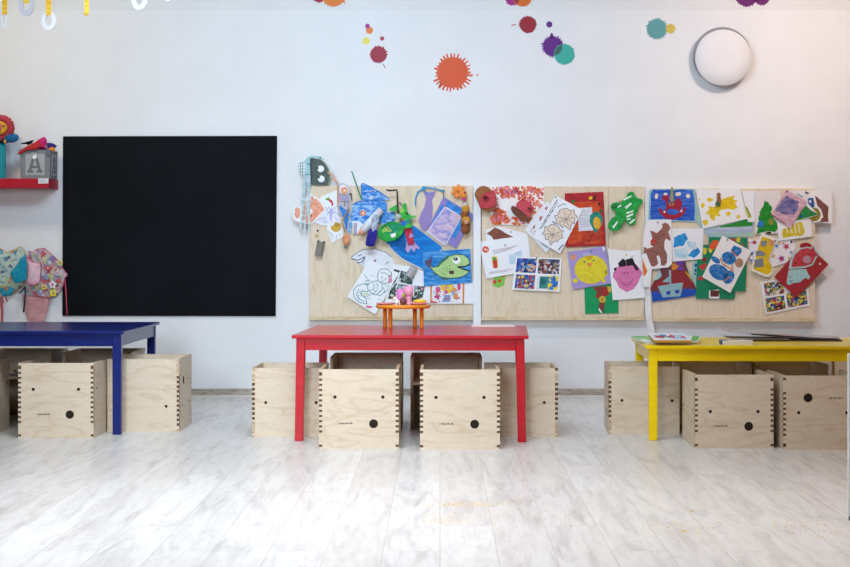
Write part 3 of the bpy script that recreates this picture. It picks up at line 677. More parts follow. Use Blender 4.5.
blob(b1, W(fx, fy, 10.203), (.022, .012, .02), 0, 12, 8); blob(b2, W(fx - .5, fy, 10.19), (.009, .008, .009), 0, 10, 8)
b3 = bmesh.new(); x, y = zX([(192, 122)])[0]; blob(b3, W(x, y, 10.195), (.021, .013, .020), 0, 12, 8); b4 = bmesh.new(); x, y = zX([(200, 103)])[0]; blob(b4, W(x, y, 10.18), .006, 0, 8, 6); b5 = bmesh.new(); x, y = zX([(192, 157)])[0]; blob(b5, W(x, y, 10.192), (.018, .010, .009), 0, 10, 8)
solid('orange_flower', 'orange paper flower at the upper right of the left board', 'paper craft', [('petal*', b1, crayon('#ee8a3a', '#f4a860', 60, 0, 1)), ('flower_centre', b2, flat('#c95a20', .7)), ('head', b3, flat('#f0923c', .7)), ('eye', b4, flat('#3a2418', .4)), ('mouth', b5, flat('#c2458c', .6))], W(fx, fy, 10.2))
# grey clip
bm = bmesh.new(); tube(bm, [W(321.2, 241.6, 10.225), W(318.4, 255.8, 10.225)], .026, 14); b2 = bmesh.new(); blob(b2, W(318.4, 241, 10.20), .007); blob(b2, W(324, 242, 10.20), .007)
b3 = bmesh.new(); blob(b3, W(316.6, 235.4, 10.245), (.008, .006, .009), 0, 8, 6); blob(b3, W(317.6, 230.6, 10.245), (.007, .006, .007), 1, 8, 6)
solid('grey_tube_craft', 'small grey cardboard tube with two dark eyes hanging on the left board', 'paper craft', [('tube', bm, flat('#aaa79f', .7)), ('eye*', b2, flat('#4a4c4c', .5)), ('bead*', b3, [flat('#d8b04a', .5), flat('#2f3a40', .5)])], W(320, 248, 10.225))

# ---- middle board ----------------------------------------------------------
qa = zE([(160, 130), (602, 132), (600, 450), (164, 442)])
r_ = [sub(qa, 0.02, .02, .98, .2), sub(qa, .02, .8, .98, .98), sub(qa, .72, .1, .98, .7), sub(qa, .02, .1, .16, .9), sub(qa, .5, .2, .75, .5), sub(qa, .2, .08, .45, .3), sub(qa, .08, .62, .3, .9)]
def dab_layers():
    a, b, c = [], [], []
    for i, rg in enumerate(r_):
        n = 44 if i < 2 else 26
        a += dabs(rg, n, .9, 2.3, 30 + i); b += dabs(rg, n, .8, 1.9, 60 + i); c += dabs(rg, n // 2, .6, 1.6, 90 + i)
    return a, b, c
da, db, dc = dab_layers()
art('orange_dab_painting', 'white painting framed by orange and pink dabs, at the board\'s top', 'painting', [(flat('#f3efee', .7), qa), ('#f0936a', da), ('#e9683c', db), ('#ea86a0', dc), ('#c2346c', ln(zE([(335, 190), (350, 160), (375, 150), (385, 175), (405, 200)]), 1.2))], 2, .02, pins=((515, 191.4, '#5a1c2c'),))
def boot(label, cup, toe, dark, base, Yc=10.17):
    b1 = bmesh.new(); prism(b1, [W(x, y, Yc) for x, y in base], (0, .04, 0)); bmesh.ops.bevel(b1, geom=list(b1.edges), offset=.006, segments=2, affect='EDGES')
    b2 = bmesh.new(); prism(b2, [W(x, y, Yc - .014) for x, y in cup], (0, .046, 0)); bmesh.ops.bevel(b2, geom=list(b2.edges), offset=.008, segments=2, affect='EDGES')
    b3 = bmesh.new(); disc_y(b3, W(toe[0], toe[1], Yc - .0145), [(.020, 0, 0), (.0215, .012, 0), (.0155, .0125, 0), (.015, .004, 0)], 20)
    b4 = bmesh.new(); blob(b4, W(dark[0], dark[1], Yc - .020), (.011, .005, .010), 0, 12, 8)
    solid('paper_cup_craft', label, 'paper craft', [('brown_base', b1, crayon('#a5673f', '#945a36', 50, 0, 1)), ('red_cup', b2, crayon('#b83a44', '#c64e56', 50, 20, .6)), ('rim', b3, flat('#a33440', .7)), ('opening', b4, flat('#33201c', .8))], W(toe[0], toe[1], Yc), 'brown and red paper cup crafts')
boot('brown and red paper cup craft across the board corner, opening to us', zV([(110, 120), (140, 90), (200, 75), (222, 105), (225, 150), (210, 195), (150, 200), (110, 205), (98, 170)]), zV([(145, 130)])[0], zV([(145, 128)])[0], zV([(66, 100), (85, 60), (125, 38), (165, 50), (195, 78), (220, 150), (222, 200), (205, 218), (160, 225), (120, 208), (95, 165)]))
b1 = bmesh.new(); prism(b1, [W(x, y, 10.205) for x, y in zE([(332, 300), (345, 288), (400, 312), (455, 350), (480, 380), (482, 412), (450, 418), (395, 388), (350, 350), (335, 325)])], (0, .03, 0)); bmesh.ops.bevel(b1, geom=list(b1.edges), offset=.004, segments=2, affect='EDGES')
b2 = bmesh.new(); prism(b2, [W(x, y, 10.198) for x, y in zE([(372, 280), (425, 225), (450, 240), (480, 262), (520, 295), (508, 325), (492, 350), (480, 395), (440, 350), (400, 318), (372, 300)])], (0, .036, 0)); bmesh.ops.bevel(b2, geom=list(b2.edges), offset=.006, segments=2, affect='EDGES')
b3 = bmesh.new(); x, y = zE([(482, 312)])[0]; disc_y(b3, W(x, y, 10.197), [(.017, 0, 0), (.0185, .018, 0), (.012, .0185, 0)], 16); b4 = bmesh.new(); blob(b4, W(x, y, 10.177), (.008, .004, .008), 0, 10, 8); x, y = zE([(424, 240)])[0]; blob(b4, W(x, y, 10.195), .0045, 0, 8, 6)
solid('paper_cup_craft', 'red paper cup craft with a brown sole, on the orange dab painting', 'paper craft', [('brown_base', b1, crayon('#7a4a36', '#6c3f2e', 50, 0, 1)), ('red_cup', b2, crayon('#cf5560', '#c2434e', 50, 20, .6)), ('snout', b3, flat('#bd4450', .7)), ('opening*', b4, flat('#2e1c1c', .7))], W(522, 209, 10.2), 'brown and red paper cup crafts')
art('brown_patch_page', 'white page with a dark brown paper patch, behind the page with red dot', 'drawing',
    [(flat('#eeeef2', .7), [(485.6, 229.6), (499, 226.4), (527, 233.5), (530, 250), (487, 256)]), (crayon('#7d4638', '#8c5442', 40, 40, .6), zV([(152, 378), (175, 365), (210, 336), (250, 352), (290, 378), (342, 402), (300, 410), (255, 415), (205, 432), (190, 400)])), ('#5a2a2a', [ell(511, 232, .8, .6)])], 4, .02)
qw = [(478.6, 241.6), (527.4, 235.4), (530.6, 258.4), (516, 273.4), (486.6, 278.6)]
art('green_spot_cutout', 'green paper piece with red spots peeping from under the white page', 'paper craft', [(flat('#7cc84c', .7), zG([(150, 285), (230, 275), (222, 300), (212, 345), (180, 362), (145, 350)])), ('#cf3a3c', [ell(*zG([(155, 327)])[0], 1.8, 2), ell(*zG([(187, 320)])[0], 1.7, 1.8), ell(*zG([(205, 290)])[0], 2, 1.2)])], 3, .02)
art('red_dot_page', 'white printed page with a red dot and a small red pepper', 'drawing',
    [(flat('#f0f1f6', .7), qw), (flat('#d8522e', .6), ell(485.6, 249.5, 3.4, 3.2)), ('#f2d8cc', [ell(485.2, 249.3, 1.1), ell(487, 250, .8)]), (crayon('#b8cfe2', '#cbdcea', 40, 0, 1), [zG([(243, 160), (322, 128), (330, 180), (290, 195), (285, 215), (250, 215)])]),
     ('#e8c84a', [zG([(135, 170), (170, 165), (178, 235), (145, 240)])]), ('#d23a34', [zG([(143, 185), (170, 185), (172, 240), (148, 240)])]), ('#4a9a4a', [zG([(142, 178), (152, 168), (168, 180), (160, 192), (146, 190)])]),
     ('#c3a9b0', [p for v in (0, 1, 2) for p in ln(zG([(140 + 6*v, 130 + 9*v), (300 - 20*v, 97 + 9*v)]), .35)] + ln(zG([(120, 268), (270, 245)]), .5) + ln(zG([(122, 275), (230, 258)]), .4))], 9, .02, pins=((505, 245.2, '#6a2430'),))
PH_B = ['#153f9c', '#0f2f7c', '#1d56b4', '#3a6cc0', '#5a9ab8', '#e0a890', '#112a5c', '#1a4aa8']
PH_C = ['#6a4a44', '#3a2c2c', '#a88a84', '#c2a8a4', '#8a2c34', '#1d2f4c', '#d8ccd0', '#4c5a44', '#2e4a7c']
PH_E = ['#1d3f9c', '#c23a3a', '#2a2a34', '#e0c83a', '#6a7ca4', '#2a66c2', '#8a4a44', '#d0d4dc']
qphoto = zG([(290, 168), (578, 178), (565, 390), (264, 376)])
art('photo_sheet', 'white sheet of four colourful group photographs on the middle board', 'photo print',
    [(flat('#f2f3f6', .5), qphoto), (patches(PH_B, 60, 4), [sub(qphoto, .03, .04, .46, .47)]), (patches(PH_C, 75, 5), [sub(qphoto, .50, .04, .96, .48)]), (patches(PH_E, 75, 6), [sub(qphoto, .05, .53, .46, .95)]),
     ('#3d8c8c', [sub(qphoto, .54, .56, .74, .92)]), (patches(['#1f5fb8', '#e8d23c', '#1f5fb8', '#2a7ac8', '#f0dc48'], 45, 7), [sub(qphoto, .74, .53, .95, .95)]), ('#e0e8e8', [sub(qphoto, .50, .54, .56, .94)]), ('#1f6a6c', [ell(*bil(qphoto, .63, .72), 3, 3.4)]), ('#d8b29a', [ell(*bil(qphoto, .38, .28), 2, 1.6), ell(*bil(qphoto, .36, .4), 1.6, 1.2)])], 16, .015, pins=((536.6, 257.8, '#1a2a3a'),))
art('leaf_colouring_page', 'white colouring page mostly hidden under the two-leaf page', 'drawing', [(flat('#eaecf2', .7), zT([(200, 125), (300, 180), (330, 330), (200, 512), (36, 340), (120, 215)])), ('#b2503c', [zT([(195, 165), (210, 165), (200, 190), (188, 185)]), zT([(150, 240), (172, 235), (155, 270), (145, 268)]), zT([(98, 320), (118, 300), (108, 330), (100, 332)]), zT([(105, 345), (118, 348), (110, 360)])]), ('#9098a4', ln(zT([(110, 300), (80, 350), (130, 400)]), .5) + ln(zT([(160, 440), (210, 475)]), 1.0))], 12, .012, group=None)
ql = zT([(265, 75), (472, 190), (302, 520), (100, 395)])
def leafpts(cx, cy, s, rot):
    base = [(0, -1.0), (.35, -.95), (.62, -.6), (.95, -.62), (.85, -.2), (1.05, .1), (.7, .25), (.62, .6), (.3, .55), (0.02, 1.05), (-.3, .55), (-.62, .6), (-.7, .25), (-1.05, .1), (-.85, -.2), (-.95, -.62), (-.62, -.6), (-.35, -.95)]
    c, si = math.cos(math.radians(rot)), math.sin(math.radians(rot))
    return [(cx + s * (x * c - y * si), cy + s * (x * si + y * c)) for x, y in base]
L1 = leafpts(566.3, 219.2, 10.6, -18); L2 = leafpts(552.8, 234.6, 9.8, 12)
veins = []
for L, (cx, cy) in ((L1, (566.3, 219.2)), (L2, (552.8, 234.6))):
    for i in (0, 3, 5, 7, 9, 11, 13, 15): veins += ln([(cx, cy), ((cx + L[i][0] * 3) / 4, (cy + L[i][1] * 3) / 4)], .4)
txt = []
rr = random.Random(8)
for row, (a, b) in enumerate((((150, 330), (290, 95)), ((165, 325), (285, 130)))):
    k = 0.0
    while k < .95:
        d = rr.uniform(.02, .06); p0 = (a[0] + (b[0]-a[0])*k, a[1] + (b[1]-a[1])*k); p1 = (a[0] + (b[0]-a[0])*min(1, k+d), a[1] + (b[1]-a[1])*min(1, k+d)); txt += ln(zT([p0, p1]), rr.uniform(.5, 1.1)); k += d + rr.uniform(.02, .04)
art('leaf_colouring_page', 'white colouring page with two beige maple leaves, on top of its pile', 'drawing',
    [(flat('#f0f1f7', .7), ql), ('#4c4c54', ln(L1, 1.1, True) + ln(L2, 1.1, True)), (crayon('#ead9cb', '#e3cdbb', 50, 30, .6), [L1, L2]), ('#6a5a54', veins), ('#3c4454', txt), ('#54607a', ln(zT([(285, 165), (330, 140), (345, 150)]), .6) + ln(zT([(245, 275), (265, 290)]), 1.0) + ln(zT([(290, 490), (325, 450)]), 1.0))], 22, .012, pins=((555.6, 197, '#1d6a5c'),))
qr = zF([(104, 166), (378, 154), (396, 535), (114, 547)])
art('red_frame_painting', 'orange painting in a dark red frame with a white note', 'painting',
    [(crayon('#a8242e', '#b8303a', 40, 0, .5), qr), (crayon('#d4552a', '#bf3f28', 30, 30, .6), [wob(dense(sub(qr, .04, .17, .90, .95), 5), .7, 3)]), (crayon('#c04428', '#a93328', 40, 60, .5), [wob(dense(sub(qr, .4, .62, .92, .92), 4), .6, 5)]),
     (crayon('#e4e2ea', '#d2d2de', 40, 0, .3), [zF([(195, 270), (298, 263), (306, 428), (204, 434)])]), ('#aaaabb', [p for v in range(8) for p in ln(zF([(210, 290 + 16*v), (290, 286 + 16*v)]), .3)]),
     ('#1f8a78', [zF([(320, 293), (350, 300), (375, 340), (372, 380), (345, 420), (322, 450), (300, 410), (280, 365), (285, 320)])]), (crayon('#e0a42c', '#e8b440', 40, 0, 1), [ell(*zF([(333, 376)])[0], 3.9, 6.2, -8)]), ('#14604e', [ell(*zF([(326, 308)])[0], 1.2, .8)]),
     ('#24732e', [ell(*zF([(165, 222)])[0], 1.6, 2, 30), ell(*zF([(360, 290)])[0], 1.2, 1.8)]), ('#f0c030', [ell(*zF([(288, 198)])[0], 1.9, 1.6, -30)]), ('#3a2424', [ell(*zF([(316, 197)])[0], 1.2, 1.9, -20), ell(*zF([(348, 240)])[0], 1.1, 2), ell(*zF([(228, 515)])[0], 1, .8), ell(*zF([(278, 505)])[0], .9, .8), ell(*zF([(292, 470)])[0], .8, .6)])], 8, .012)
tp = zF([(545, 185), (552, 165), (572, 152), (595, 158), (606, 190), (625, 200), (652, 208), (660, 228), (642, 252), (620, 262), (625, 290), (605, 325), (607, 375), (588, 394), (566, 392), (545, 370), (532, 350), (512, 380), (498, 418), (470, 434), (440, 432), (415, 412), (414, 378), (435, 345), (468, 325), (466, 292), (436, 278), (430, 255), (445, 235), (472, 228), (505, 232), (520, 205)])
bm1, m1 = slabmesh([(crayon('#1c9440', '#2aa84c', 40, 20, .5), tp)], 10.205, .02)
bm2, m2 = slabmesh([(crayon('#1c9440', '#2aa84c', 40, 20, .5), tp), ('#dfeee2', [zF([(440, 405), (478, 358), (482, 372), (452, 415)]), zF([(515, 205), (575, 180), (578, 190), (525, 218)]), zF([(470, 262), (505, 245), (508, 255), (478, 270)]), zF([(530, 262), (575, 230), (580, 240), (540, 278)]), zF([(540, 300), (590, 285), (592, 295), (545, 312)]), zF([(542, 325), (590, 305), (590, 318), (545, 340)]), zF([(545, 345), (575, 340), (570, 352), (545, 356)]), zF([(562, 372), (600, 345), (602, 355), (570, 385)])])], 10.205, .02)
b3 = bmesh.new(); x, y = zF([(497, 222)])[0]; blob(b3, W(x, y, 10.203), (.008, .006, .006), 0, 8, 6); b4 = bmesh.new(); x, y = zF([(460, 255)])[0]; blob(b4, W(x, y, 10.204), (.022, .006, .016), 0, 10, 8)
solid('green_turtle', 'green paper turtle with white dashes, right half of the middle board', 'paper craft', [('body', bm2, m2), ('beak', b3, flat('#e06a3a', .6)), ('dark_fin', b4, flat('#177a34', .7))], W(625, 208, 10.205))
art('turkey_collage', 'green sheet with a red and yellow paper turkey under the chick card', 'collage',
    [(flat('#12985c', .7), zH([(195, 322), (345, 300), (388, 395), (390, 472), (200, 477)])), ('#8a3a2c', [zH([(240, 325), (330, 318), (345, 345), (325, 375), (290, 380), (262, 372), (265, 350)])]), ('#a82c2c', [zH([(300, 330), (332, 340), (320, 372), (298, 362)]), zH([(258, 372), (285, 362), (280, 388), (262, 384)])]), ('#d6b83c', [zH([(325, 318), (350, 325), (345, 355), (330, 350)]), ell(*zH([(297, 395)])[0], 3.2, 3.6)]), ('#b88a34', [ell(*zH([(297, 395)])[0], 1.7, 2.0)]), ('#7a3c34', [zH([(280, 410), (312, 412), (302, 470), (290, 465), (275, 440)])]), ('#eeeaee', [zH([(280, 440), (290, 460), (300, 465), (298, 472), (285, 468), (276, 452)])]), ('#2c2020', [zH([(300, 455), (306, 458), (302, 472), (296, 470)])])], 3, .01)
chick = wob(ell(591.0, 269.6, 16.6, 14.2, 0, 36), .35, 4)
art('chick_card', 'lilac card with a big round yellow chick', 'paper craft',
    [(flat('#a898d2', .7), zH([(98, 125), (318, 92), (350, 303), (130, 338)])), (flat('#a092c8', .7), [zH([(300, 95), (318, 93), (330, 170), (315, 150)])]), (crayon('#d98a6a', '#e3a388', 40, 0, 1), [ell(573.2, 257.2, 3.0)]), ('#b5b0d6', [ell(587.6, 255.2, 4.4, 2.6)]),
     (crayon('#e8d838', '#ddca34', 40, 30, .6), [chick, ell(575.4, 280.6, 2.6, 2.2), ell(606.2, 273, 1.8, 2.6), ell(603.5, 280.8, 2, 2)]), ('#c9a824', [zH([(195, 148), (245, 145), (235, 168), (215, 172)])]), (crayon('#e0813c', '#ec9a58', 40, 0, 1), [zH([(205, 188), (242, 188), (225, 215)])]), ('#3a8a5a', [ell(584.4, 262.0, 1.0), ell(593.6, 260.6, 1.0)]), ('#3f6ea8', [ell(591.2, 251.4, .8, 1.1)]), ('#e3edf0', [zH([(295, 98), (306, 92), (312, 118), (302, 122)])]), ('#cdbb30', [p for k in range(9) for p in ln([(580 + 2.4*k, 275 + (k % 3)*2), (582 + 2.4*k, 276.5 + (k % 3)*2)], .5)])], 9, .01)
face = zH([(372, 225), (395, 195), (440, 180), (490, 195), (510, 220), (525, 245), (510, 270), (500, 300), (475, 335), (435, 352), (395, 330), (375, 290), (355, 265), (360, 240)])
art('face_painting', 'white sheet with a smiling pink face and black paper hair', 'painting',
    [(flat('#f0eff2', .7), zH([(328, 105), (424, 118), (515, 114), (528, 230), (540, 384), (450, 392), (356, 398)])), (crayon('#de7fb0', '#d573a6', 40, 20, .6), [face]), ('#1d1a20', [zH([(385, 190), (410, 165), (430, 172), (432, 205), (395, 210)]), zH([(430, 168), (468, 158), (482, 190), (505, 225), (490, 232), (470, 200), (435, 205)]), zH([(362, 218), (378, 210), (376, 230), (365, 232)]), zH([(400, 172), (420, 160), (416, 180)])]), ('#8a8a90', ln(zH([(468, 155), (475, 145)]), .5) + ln(zH([(460, 158), (462, 150)]), .5)), ('#7a2c54', [ell(*zH([(422, 243)])[0], .6, 1), ell(*zH([(440, 242)])[0], .6, 1)] + ln(zH([(400, 290), (425, 312), (450, 308), (470, 280)]), .6)), ('#d9b64a', [zH([(425, 145), (432, 134), (440, 145)])])], 13, .014)
art('orange_scrap_page', 'narrow white page with an orange scrap beside the pink face', 'paper', [(flat('#eceaea', .7), zH([(520, 140), (545, 130), (578, 215), (570, 322), (530, 324)])), ('#e27438', [zH([(523, 160), (553, 235), (537, 264), (528, 250)])])], 30, .01)

# ---- right board ------------------------------------------------------------
qn = zI([(100, 150), (125, 135), (420, 134), (432, 200), (432, 368), (94, 356)])
rh = zI([(192, 188), (215, 172), (238, 180), (240, 205), (232, 240), (262, 255), (280, 220), (300, 200), (318, 200), (335, 235), (325, 275), (335, 285), (350, 258), (362, 270), (350, 310), (315, 338), (265, 350), (215, 342), (180, 310), (165, 275), (178, 268), (195, 290), (210, 295), (215, 275), (222, 255), (215, 215), (195, 215)])
hole = zI([(222, 290), (240, 275), (290, 278), (318, 295), (300, 312), (262, 318), (235, 310)])
SKY = crayon('#1848b4', '#4a74cc', 80, 85, .12, .4, .64)
art('rocking_horse_painting', 'blue night picture with a dark red rocking horse', 'collage',
    [(flat('#8fc0d0', .7), qn), (SKY, [wob(dense(inset(qn, .93), 3), .6, 2)]), ('#a01c34', [rh]), (SKY, [hole]), ('#e8dcd0', [ell(*zI([(152, 187)])[0], 1.6, 2.8, 10), ell(*zI([(306, 170)])[0], 3.0, 2.0, -10), ell(*zI([(376, 184)])[0], 2.2, 2.2), ell(*zI([(216, 170)])[0], 2, 1.3), ell(*zI([(210, 297)])[0], 1.1), ell(*zI([(328, 290)])[0], 1.2)]), ('#c9a060', [zI([(243, 228), (276, 232), (272, 252), (245, 250)])]), ('#8a1a30', [zI([(248, 232), (270, 236), (266, 248), (250, 246)])])], 4, .015,
    parts=[('peg', [(crayon('#8a9a68', '#a8987c', 40, 0, 1), zI([(258, 118), (268, 120), (272, 180), (276, 215), (262, 226), (247, 215), (252, 160)]))], .010)])
art('landscape_painting', 'pale green and blue landscape behind the yellow comet sheet', 'painting', [(crayon('#a8cbb4', '#9ab4cc', 25, 85, .15), zI([(432, 250), (700, 200), (840, 310), (836, 474), (520, 478), (440, 380)])), ('#2a8a34', [zI([(600, 400), (690, 378), (800, 345), (835, 365), (830, 395), (620, 415)])]), (crayon('#a6b4cc', '#b9c6d8', 30, 85, .15), [zI([(490, 420), (640, 405), (830, 400), (834, 440), (700, 450), (500, 440)])])], 2, .012)
art('yellow_strip_sheet', 'white sheet with a yellow and green slanted stripe behind the comet', 'drawing', [(flat('#ecebee', .7), [(742, 191), (756, 191), (757, 222), (748, 222)]), ('#b9b83c', [zI([(775, 245), (800, 280), (828, 335), (800, 340)])]), ('#4a7a3c', ln(zI([(790, 262), (820, 325)]), .8))], 4, .012)
comet = zI([(600, 215), (650, 195), (705, 180), (695, 210), (725, 215), (708, 235), (726, 262), (700, 282), (660, 275), (610, 282), (590, 300), (608, 330), (572, 322), (560, 362), (535, 345), (530, 315), (500, 310), (525, 280), (520, 255), (560, 265), (590, 240)])
art('comet_painting', 'white sheet with a yellow comet and small yellow stars', 'painting',
    [(flat('#eeecec', .7), zI([(432, 136), (560, 138), (742, 116), (765, 210), (797, 346), (620, 385), (482, 416), (455, 280)])), (crayon('#e6c61c', '#d9b618', 50, 30, .5), [comet] + [wob(ell(*zI([p])[0], a, b, 0, 10), .5, i) for i, (p, a, b) in enumerate((((530, 210), 3.0, 2.2), ((480, 250), 2.0, 2.6), ((660, 310), 2.4, 2.4), ((732, 330), 2.0, 2.0), ((498, 372), 2.8, 3.0), ((457, 205), .7, .9)))])], 9, .012,
    parts=[('peg', [(crayon('#a06a44', '#8a5a3c', 40, 0, 1), [ell(*zI([(594, 175)])[0], 1.9, 2.2), zI([(584, 185), (605, 185), (610, 230), (605, 255), (585, 258), (570, 240), (582, 215)])]), ('#2f6a3c', [zI([(572, 235), (595, 225), (608, 235), (600, 258), (580, 256)])])], .012)])
deer = zU([(118, 92), (140, 98), (160, 108), (185, 85), (195, 70), (190, 55), (210, 45), (232, 58), (242, 80), (228, 100), (242, 140), (240, 155), (215, 140), (205, 160), (205, 200), (222, 235), (220, 285), (205, 302), (185, 300), (182, 262), (172, 240), (158, 245), (168, 290), (150, 306), (110, 306), (92, 285), (95, 250), (80, 235), (82, 190), (105, 200), (140, 190), (120, 175), (135, 150), (128, 118)])
art('reindeer_painting', 'white cut sheet with a brown painted reindeer with a red spot', 'painting',
    [(flat('#ece8ea', .7), zU([(105, 30), (246, 27), (251, 290), (230, 312), (105, 326), (85, 280), (76, 190), (82, 90)])), (crayon('#8c5a50', '#9a675c', 40, 40, .6), [deer]), ('#b8403a', [ell(*zU([(140, 158)])[0], 3.0, 2.6, -10)])], 18, .012, pins=((657.8, 222.6, '#1c2c2c'),))
art('blue_blot_painting', 'white sheet with bright blue paint blots right of the reindeer', 'painting',
    [(flat('#e9e9ee', .7), zU([(248, 80), (440, 80), (431, 262), (254, 278)])), (crayon('#1f86cc', '#3a9ad8', 30, 30, .6), [wob(dense(zU([(258, 150), (275, 125), (330, 108), (345, 150), (320, 180), (275, 195), (258, 190)]), 2), .8, 2), wob(dense(zU([(345, 245), (370, 215), (400, 195), (418, 215), (400, 245), (380, 255)]), 2), .7, 3)]), (crayon('#a9cfe4', '#d4e2ea', 30, 30, .6), [wob(dense(zU([(262, 205), (330, 195), (350, 215), (340, 255), (270, 260)]), 2), .6, 4), wob(dense(zU([(340, 150), (390, 160), (400, 195), (350, 205)]), 2), .6, 5)])], 12, .012)
qs = zU([(123, 440), (148, 380), (180, 320), (250, 285), (330, 270), (345, 320), (395, 440), (390, 480), (260, 500), (135, 518)])
art('ship_painting', 'fan-shaped painting of a pale blue ship under a dark red sky', 'painting',
    [(flat('#6f3a44', .7), qs), ('#8e2a30', [zU([(128, 440), (150, 400), (190, 375), (240, 395), (240, 330), (330, 335), (385, 425), (330, 430), (170, 430)])]), ('#1d4fb0', [zU([(126, 460), (160, 455), (200, 480), (300, 478), (320, 440), (395, 442), (390, 480), (260, 500), (135, 518)])]), ('#8fb4bc', [zU([(165, 425), (240, 412), (318, 402), (300, 485), (195, 492)]), zU([(190, 400), (240, 360), (242, 400)]), zU([(232, 330), (244, 330), (246, 415), (236, 415)])]), ('#1c4aa4', [zU([(217, 455), (242, 452), (240, 474), (218, 476)]), zU([(268, 448), (294, 445), (293, 466), (270, 468)])]), ('#d2842c', [zU([(245, 290), (290, 285), (300, 320), (250, 330)])]), ('#6a3a9a', [zU([(270, 275), (325, 272), (318, 300), (280, 300)]), ell(*zU([(300, 318)])[0], 3, 2.4)]), ('#c9a430', [zU([(325, 330), (360, 360), (372, 400), (335, 350)])]), ('#a2c6c8', [zU([(140, 392), (178, 325), (190, 365), (165, 385)]), zU([(325, 270), (352, 330), (375, 405), (352, 350)])])], 8, .012)
art('teal_card', 'narrow pale teal card between the ship painting and green sheets', 'paper', [(flat('#9fc4c4', .7), zU([(370, 290), (400, 262), (402, 440), (372, 400)])), ('#2f5f9c', [ell(*zU([(392, 300)])[0], 1.4, 2), ell(*zU([(390, 330)])[0], 1.2, 1.8), ell(*zU([(388, 352)])[0], 1, 1)])], 3, .012)
art('green_leaf_collage', 'wide green sheet with red paper leaves along its left edge', 'collage',
    [(flat('#15805a', .7), zK([(52, 235), (95, 140), (320, 140), (318, 525), (40, 522)])), ('#c23a34', [zK([(62, 292), (110, 268), (116, 290), (90, 325)]), zK([(50, 380), (75, 360), (100, 385), (75, 395)])]), ('#7a2f28', [zK([(85, 235), (115, 225), (118, 260), (85, 258)])]), ('#d8c03c', [zK([(92, 160), (120, 165), (115, 205), (95, 210)])]), ('#ece6e6', [zK([(135, 465), (205, 455), (208, 522), (134, 520)])]), (crayon('#6a3a2c', '#5c3226', 40, 0, 1), [zK([(145, 462), (208, 464), (202, 508), (145, 508)])])], 12, .01)
art('green_fruit_collage', 'second green sheet with orange and yellow scraps at its top', 'collage', [(flat('#14805a', .7), zK([(134, 85), (408, 93), (395, 470), (318, 470), (134, 440)])), (flat('#d9582e', .6), [zK([(135, 150), (165, 108), (200, 108), (205, 150), (160, 178), (140, 170)])]), ('#d8c83c', [zK([(332, 90), (358, 85), (352, 125), (330, 120)]), zK([(130, 165), (160, 172), (150, 200), (134, 190)])]), ('#c23e34', [zK([(285, 95), (325, 100), (320, 118), (300, 112)]), zK([(355, 125), (385, 140), (375, 145)])])], 17, .01)
qb = zK([(230, 73), (437, 186), (286, 482), (86, 368)])
BL = crayon('#1f6cb2', '#7fa8d0', 70, 20, .5, .5, .72)
art('blue_bear_painting', 'cream card with a dabbed blue teddy bear in a top hat, on green', 'painting',
    [(flat('#ebe5e2', .7), qb), (BL, [ell(*zK([(205, 335)])[0], 10.6, 7.4, 28, 22), ell(*zK([(275, 235)])[0], 7.4, 6.2, 30, 22), ell(*zK([(182, 248)])[0], 5.2, 2.8, 35, 16), zK([(290, 175), (312, 145), (365, 165), (368, 190), (340, 222), (300, 200)]), ell(*zK([(275, 370)])[0], 5.2, 7.2, 30, 18)]), ('#1d4f8c', [ell(*zK([(288, 232)])[0], 1.5, 1.8, 0)]), (crayon('#b58a70', '#a37a62', 40, 0, 1), [ell(*zK([(348, 268)])[0], 4.2, 4.6)]), ('#cf7a4a', ln(zK([(292, 185), (335, 222)]), 1.1) + ln(zK([(215, 235), (232, 275), (272, 300), (310, 318)]), 1.2) + ln(zK([(300, 280), (296, 330)]), 1.2) + ln(zK([(240, 400), (285, 365)]), 1)), ('#e0c8a4', dabs(zK([(225, 250), (320, 290), (310, 330), (230, 290)]), 14, .3, .8, 4))], 27, .01, pins=((727.2, 239.8, '#5a2428'),))
art('tree_painting', 'cream sheet with a green painted fir tree and two baubles', 'painting',
    [(flat('#e2d9d8', .7), zL([(64, 80), (150, 76), (254, 68), (262, 220), (258, 376), (70, 386)])), (crayon('#1c7c24', '#2c9434', 60, 20, .6), [wob(dense(zL([(140, 145), (165, 160), (188, 185), (190, 215), (180, 225), (205, 250), (200, 270), (225, 300), (230, 345), (215, 365), (150, 365), (78, 382), (92, 340), (80, 330), (100, 290), (92, 270), (108, 240), (100, 232), (122, 195)]), 2), .45, 3)]), ('#2f78c0', [ell(*zL([(112, 312)])[0], 3.2, 3.4)]), ('#7f8a34', [ell(*zL([(184, 296)])[0], 3.0, 3.2)]), ('#28181c', [zL([(148, 370), (185, 365), (185, 378), (150, 380)])])], 10, .012)
art('brown_hill_painting', 'white sheet with a brown slope and a blue-topped boot at the far right', 'painting',
    [(flat('#eceaec', .7), zL([(430, 76), (612, 68), (617, 308), (482, 302), (440, 200)])), (crayon('#7a4a44', '#85544c', 40, 40, .5), [zL([(495, 108), (545, 150), (592, 190), (588, 255), (592, 296), (508, 302), (555, 262), (540, 210), (512, 180)])]), ('#8a7a2c', [ell(*zL([(492, 245)])[0], 6.2, 6.8, 20, 20)]), ('#f0eeee', ln(zL([(492, 105), (500, 175), (530, 215), (545, 250), (530, 290), (480, 298)]), 1.2)), ('#2f5596', [zL([(445, 130), (482, 125), (492, 165), (490, 195), (450, 200)])]), ('#dfe0e4', [ell(*zL([(462, 152)])[0], 1.1, 1.5)]), ('#5a1c24', [zL([(425, 78), (458, 92), (440, 98), (428, 95)])])], 3, .012)
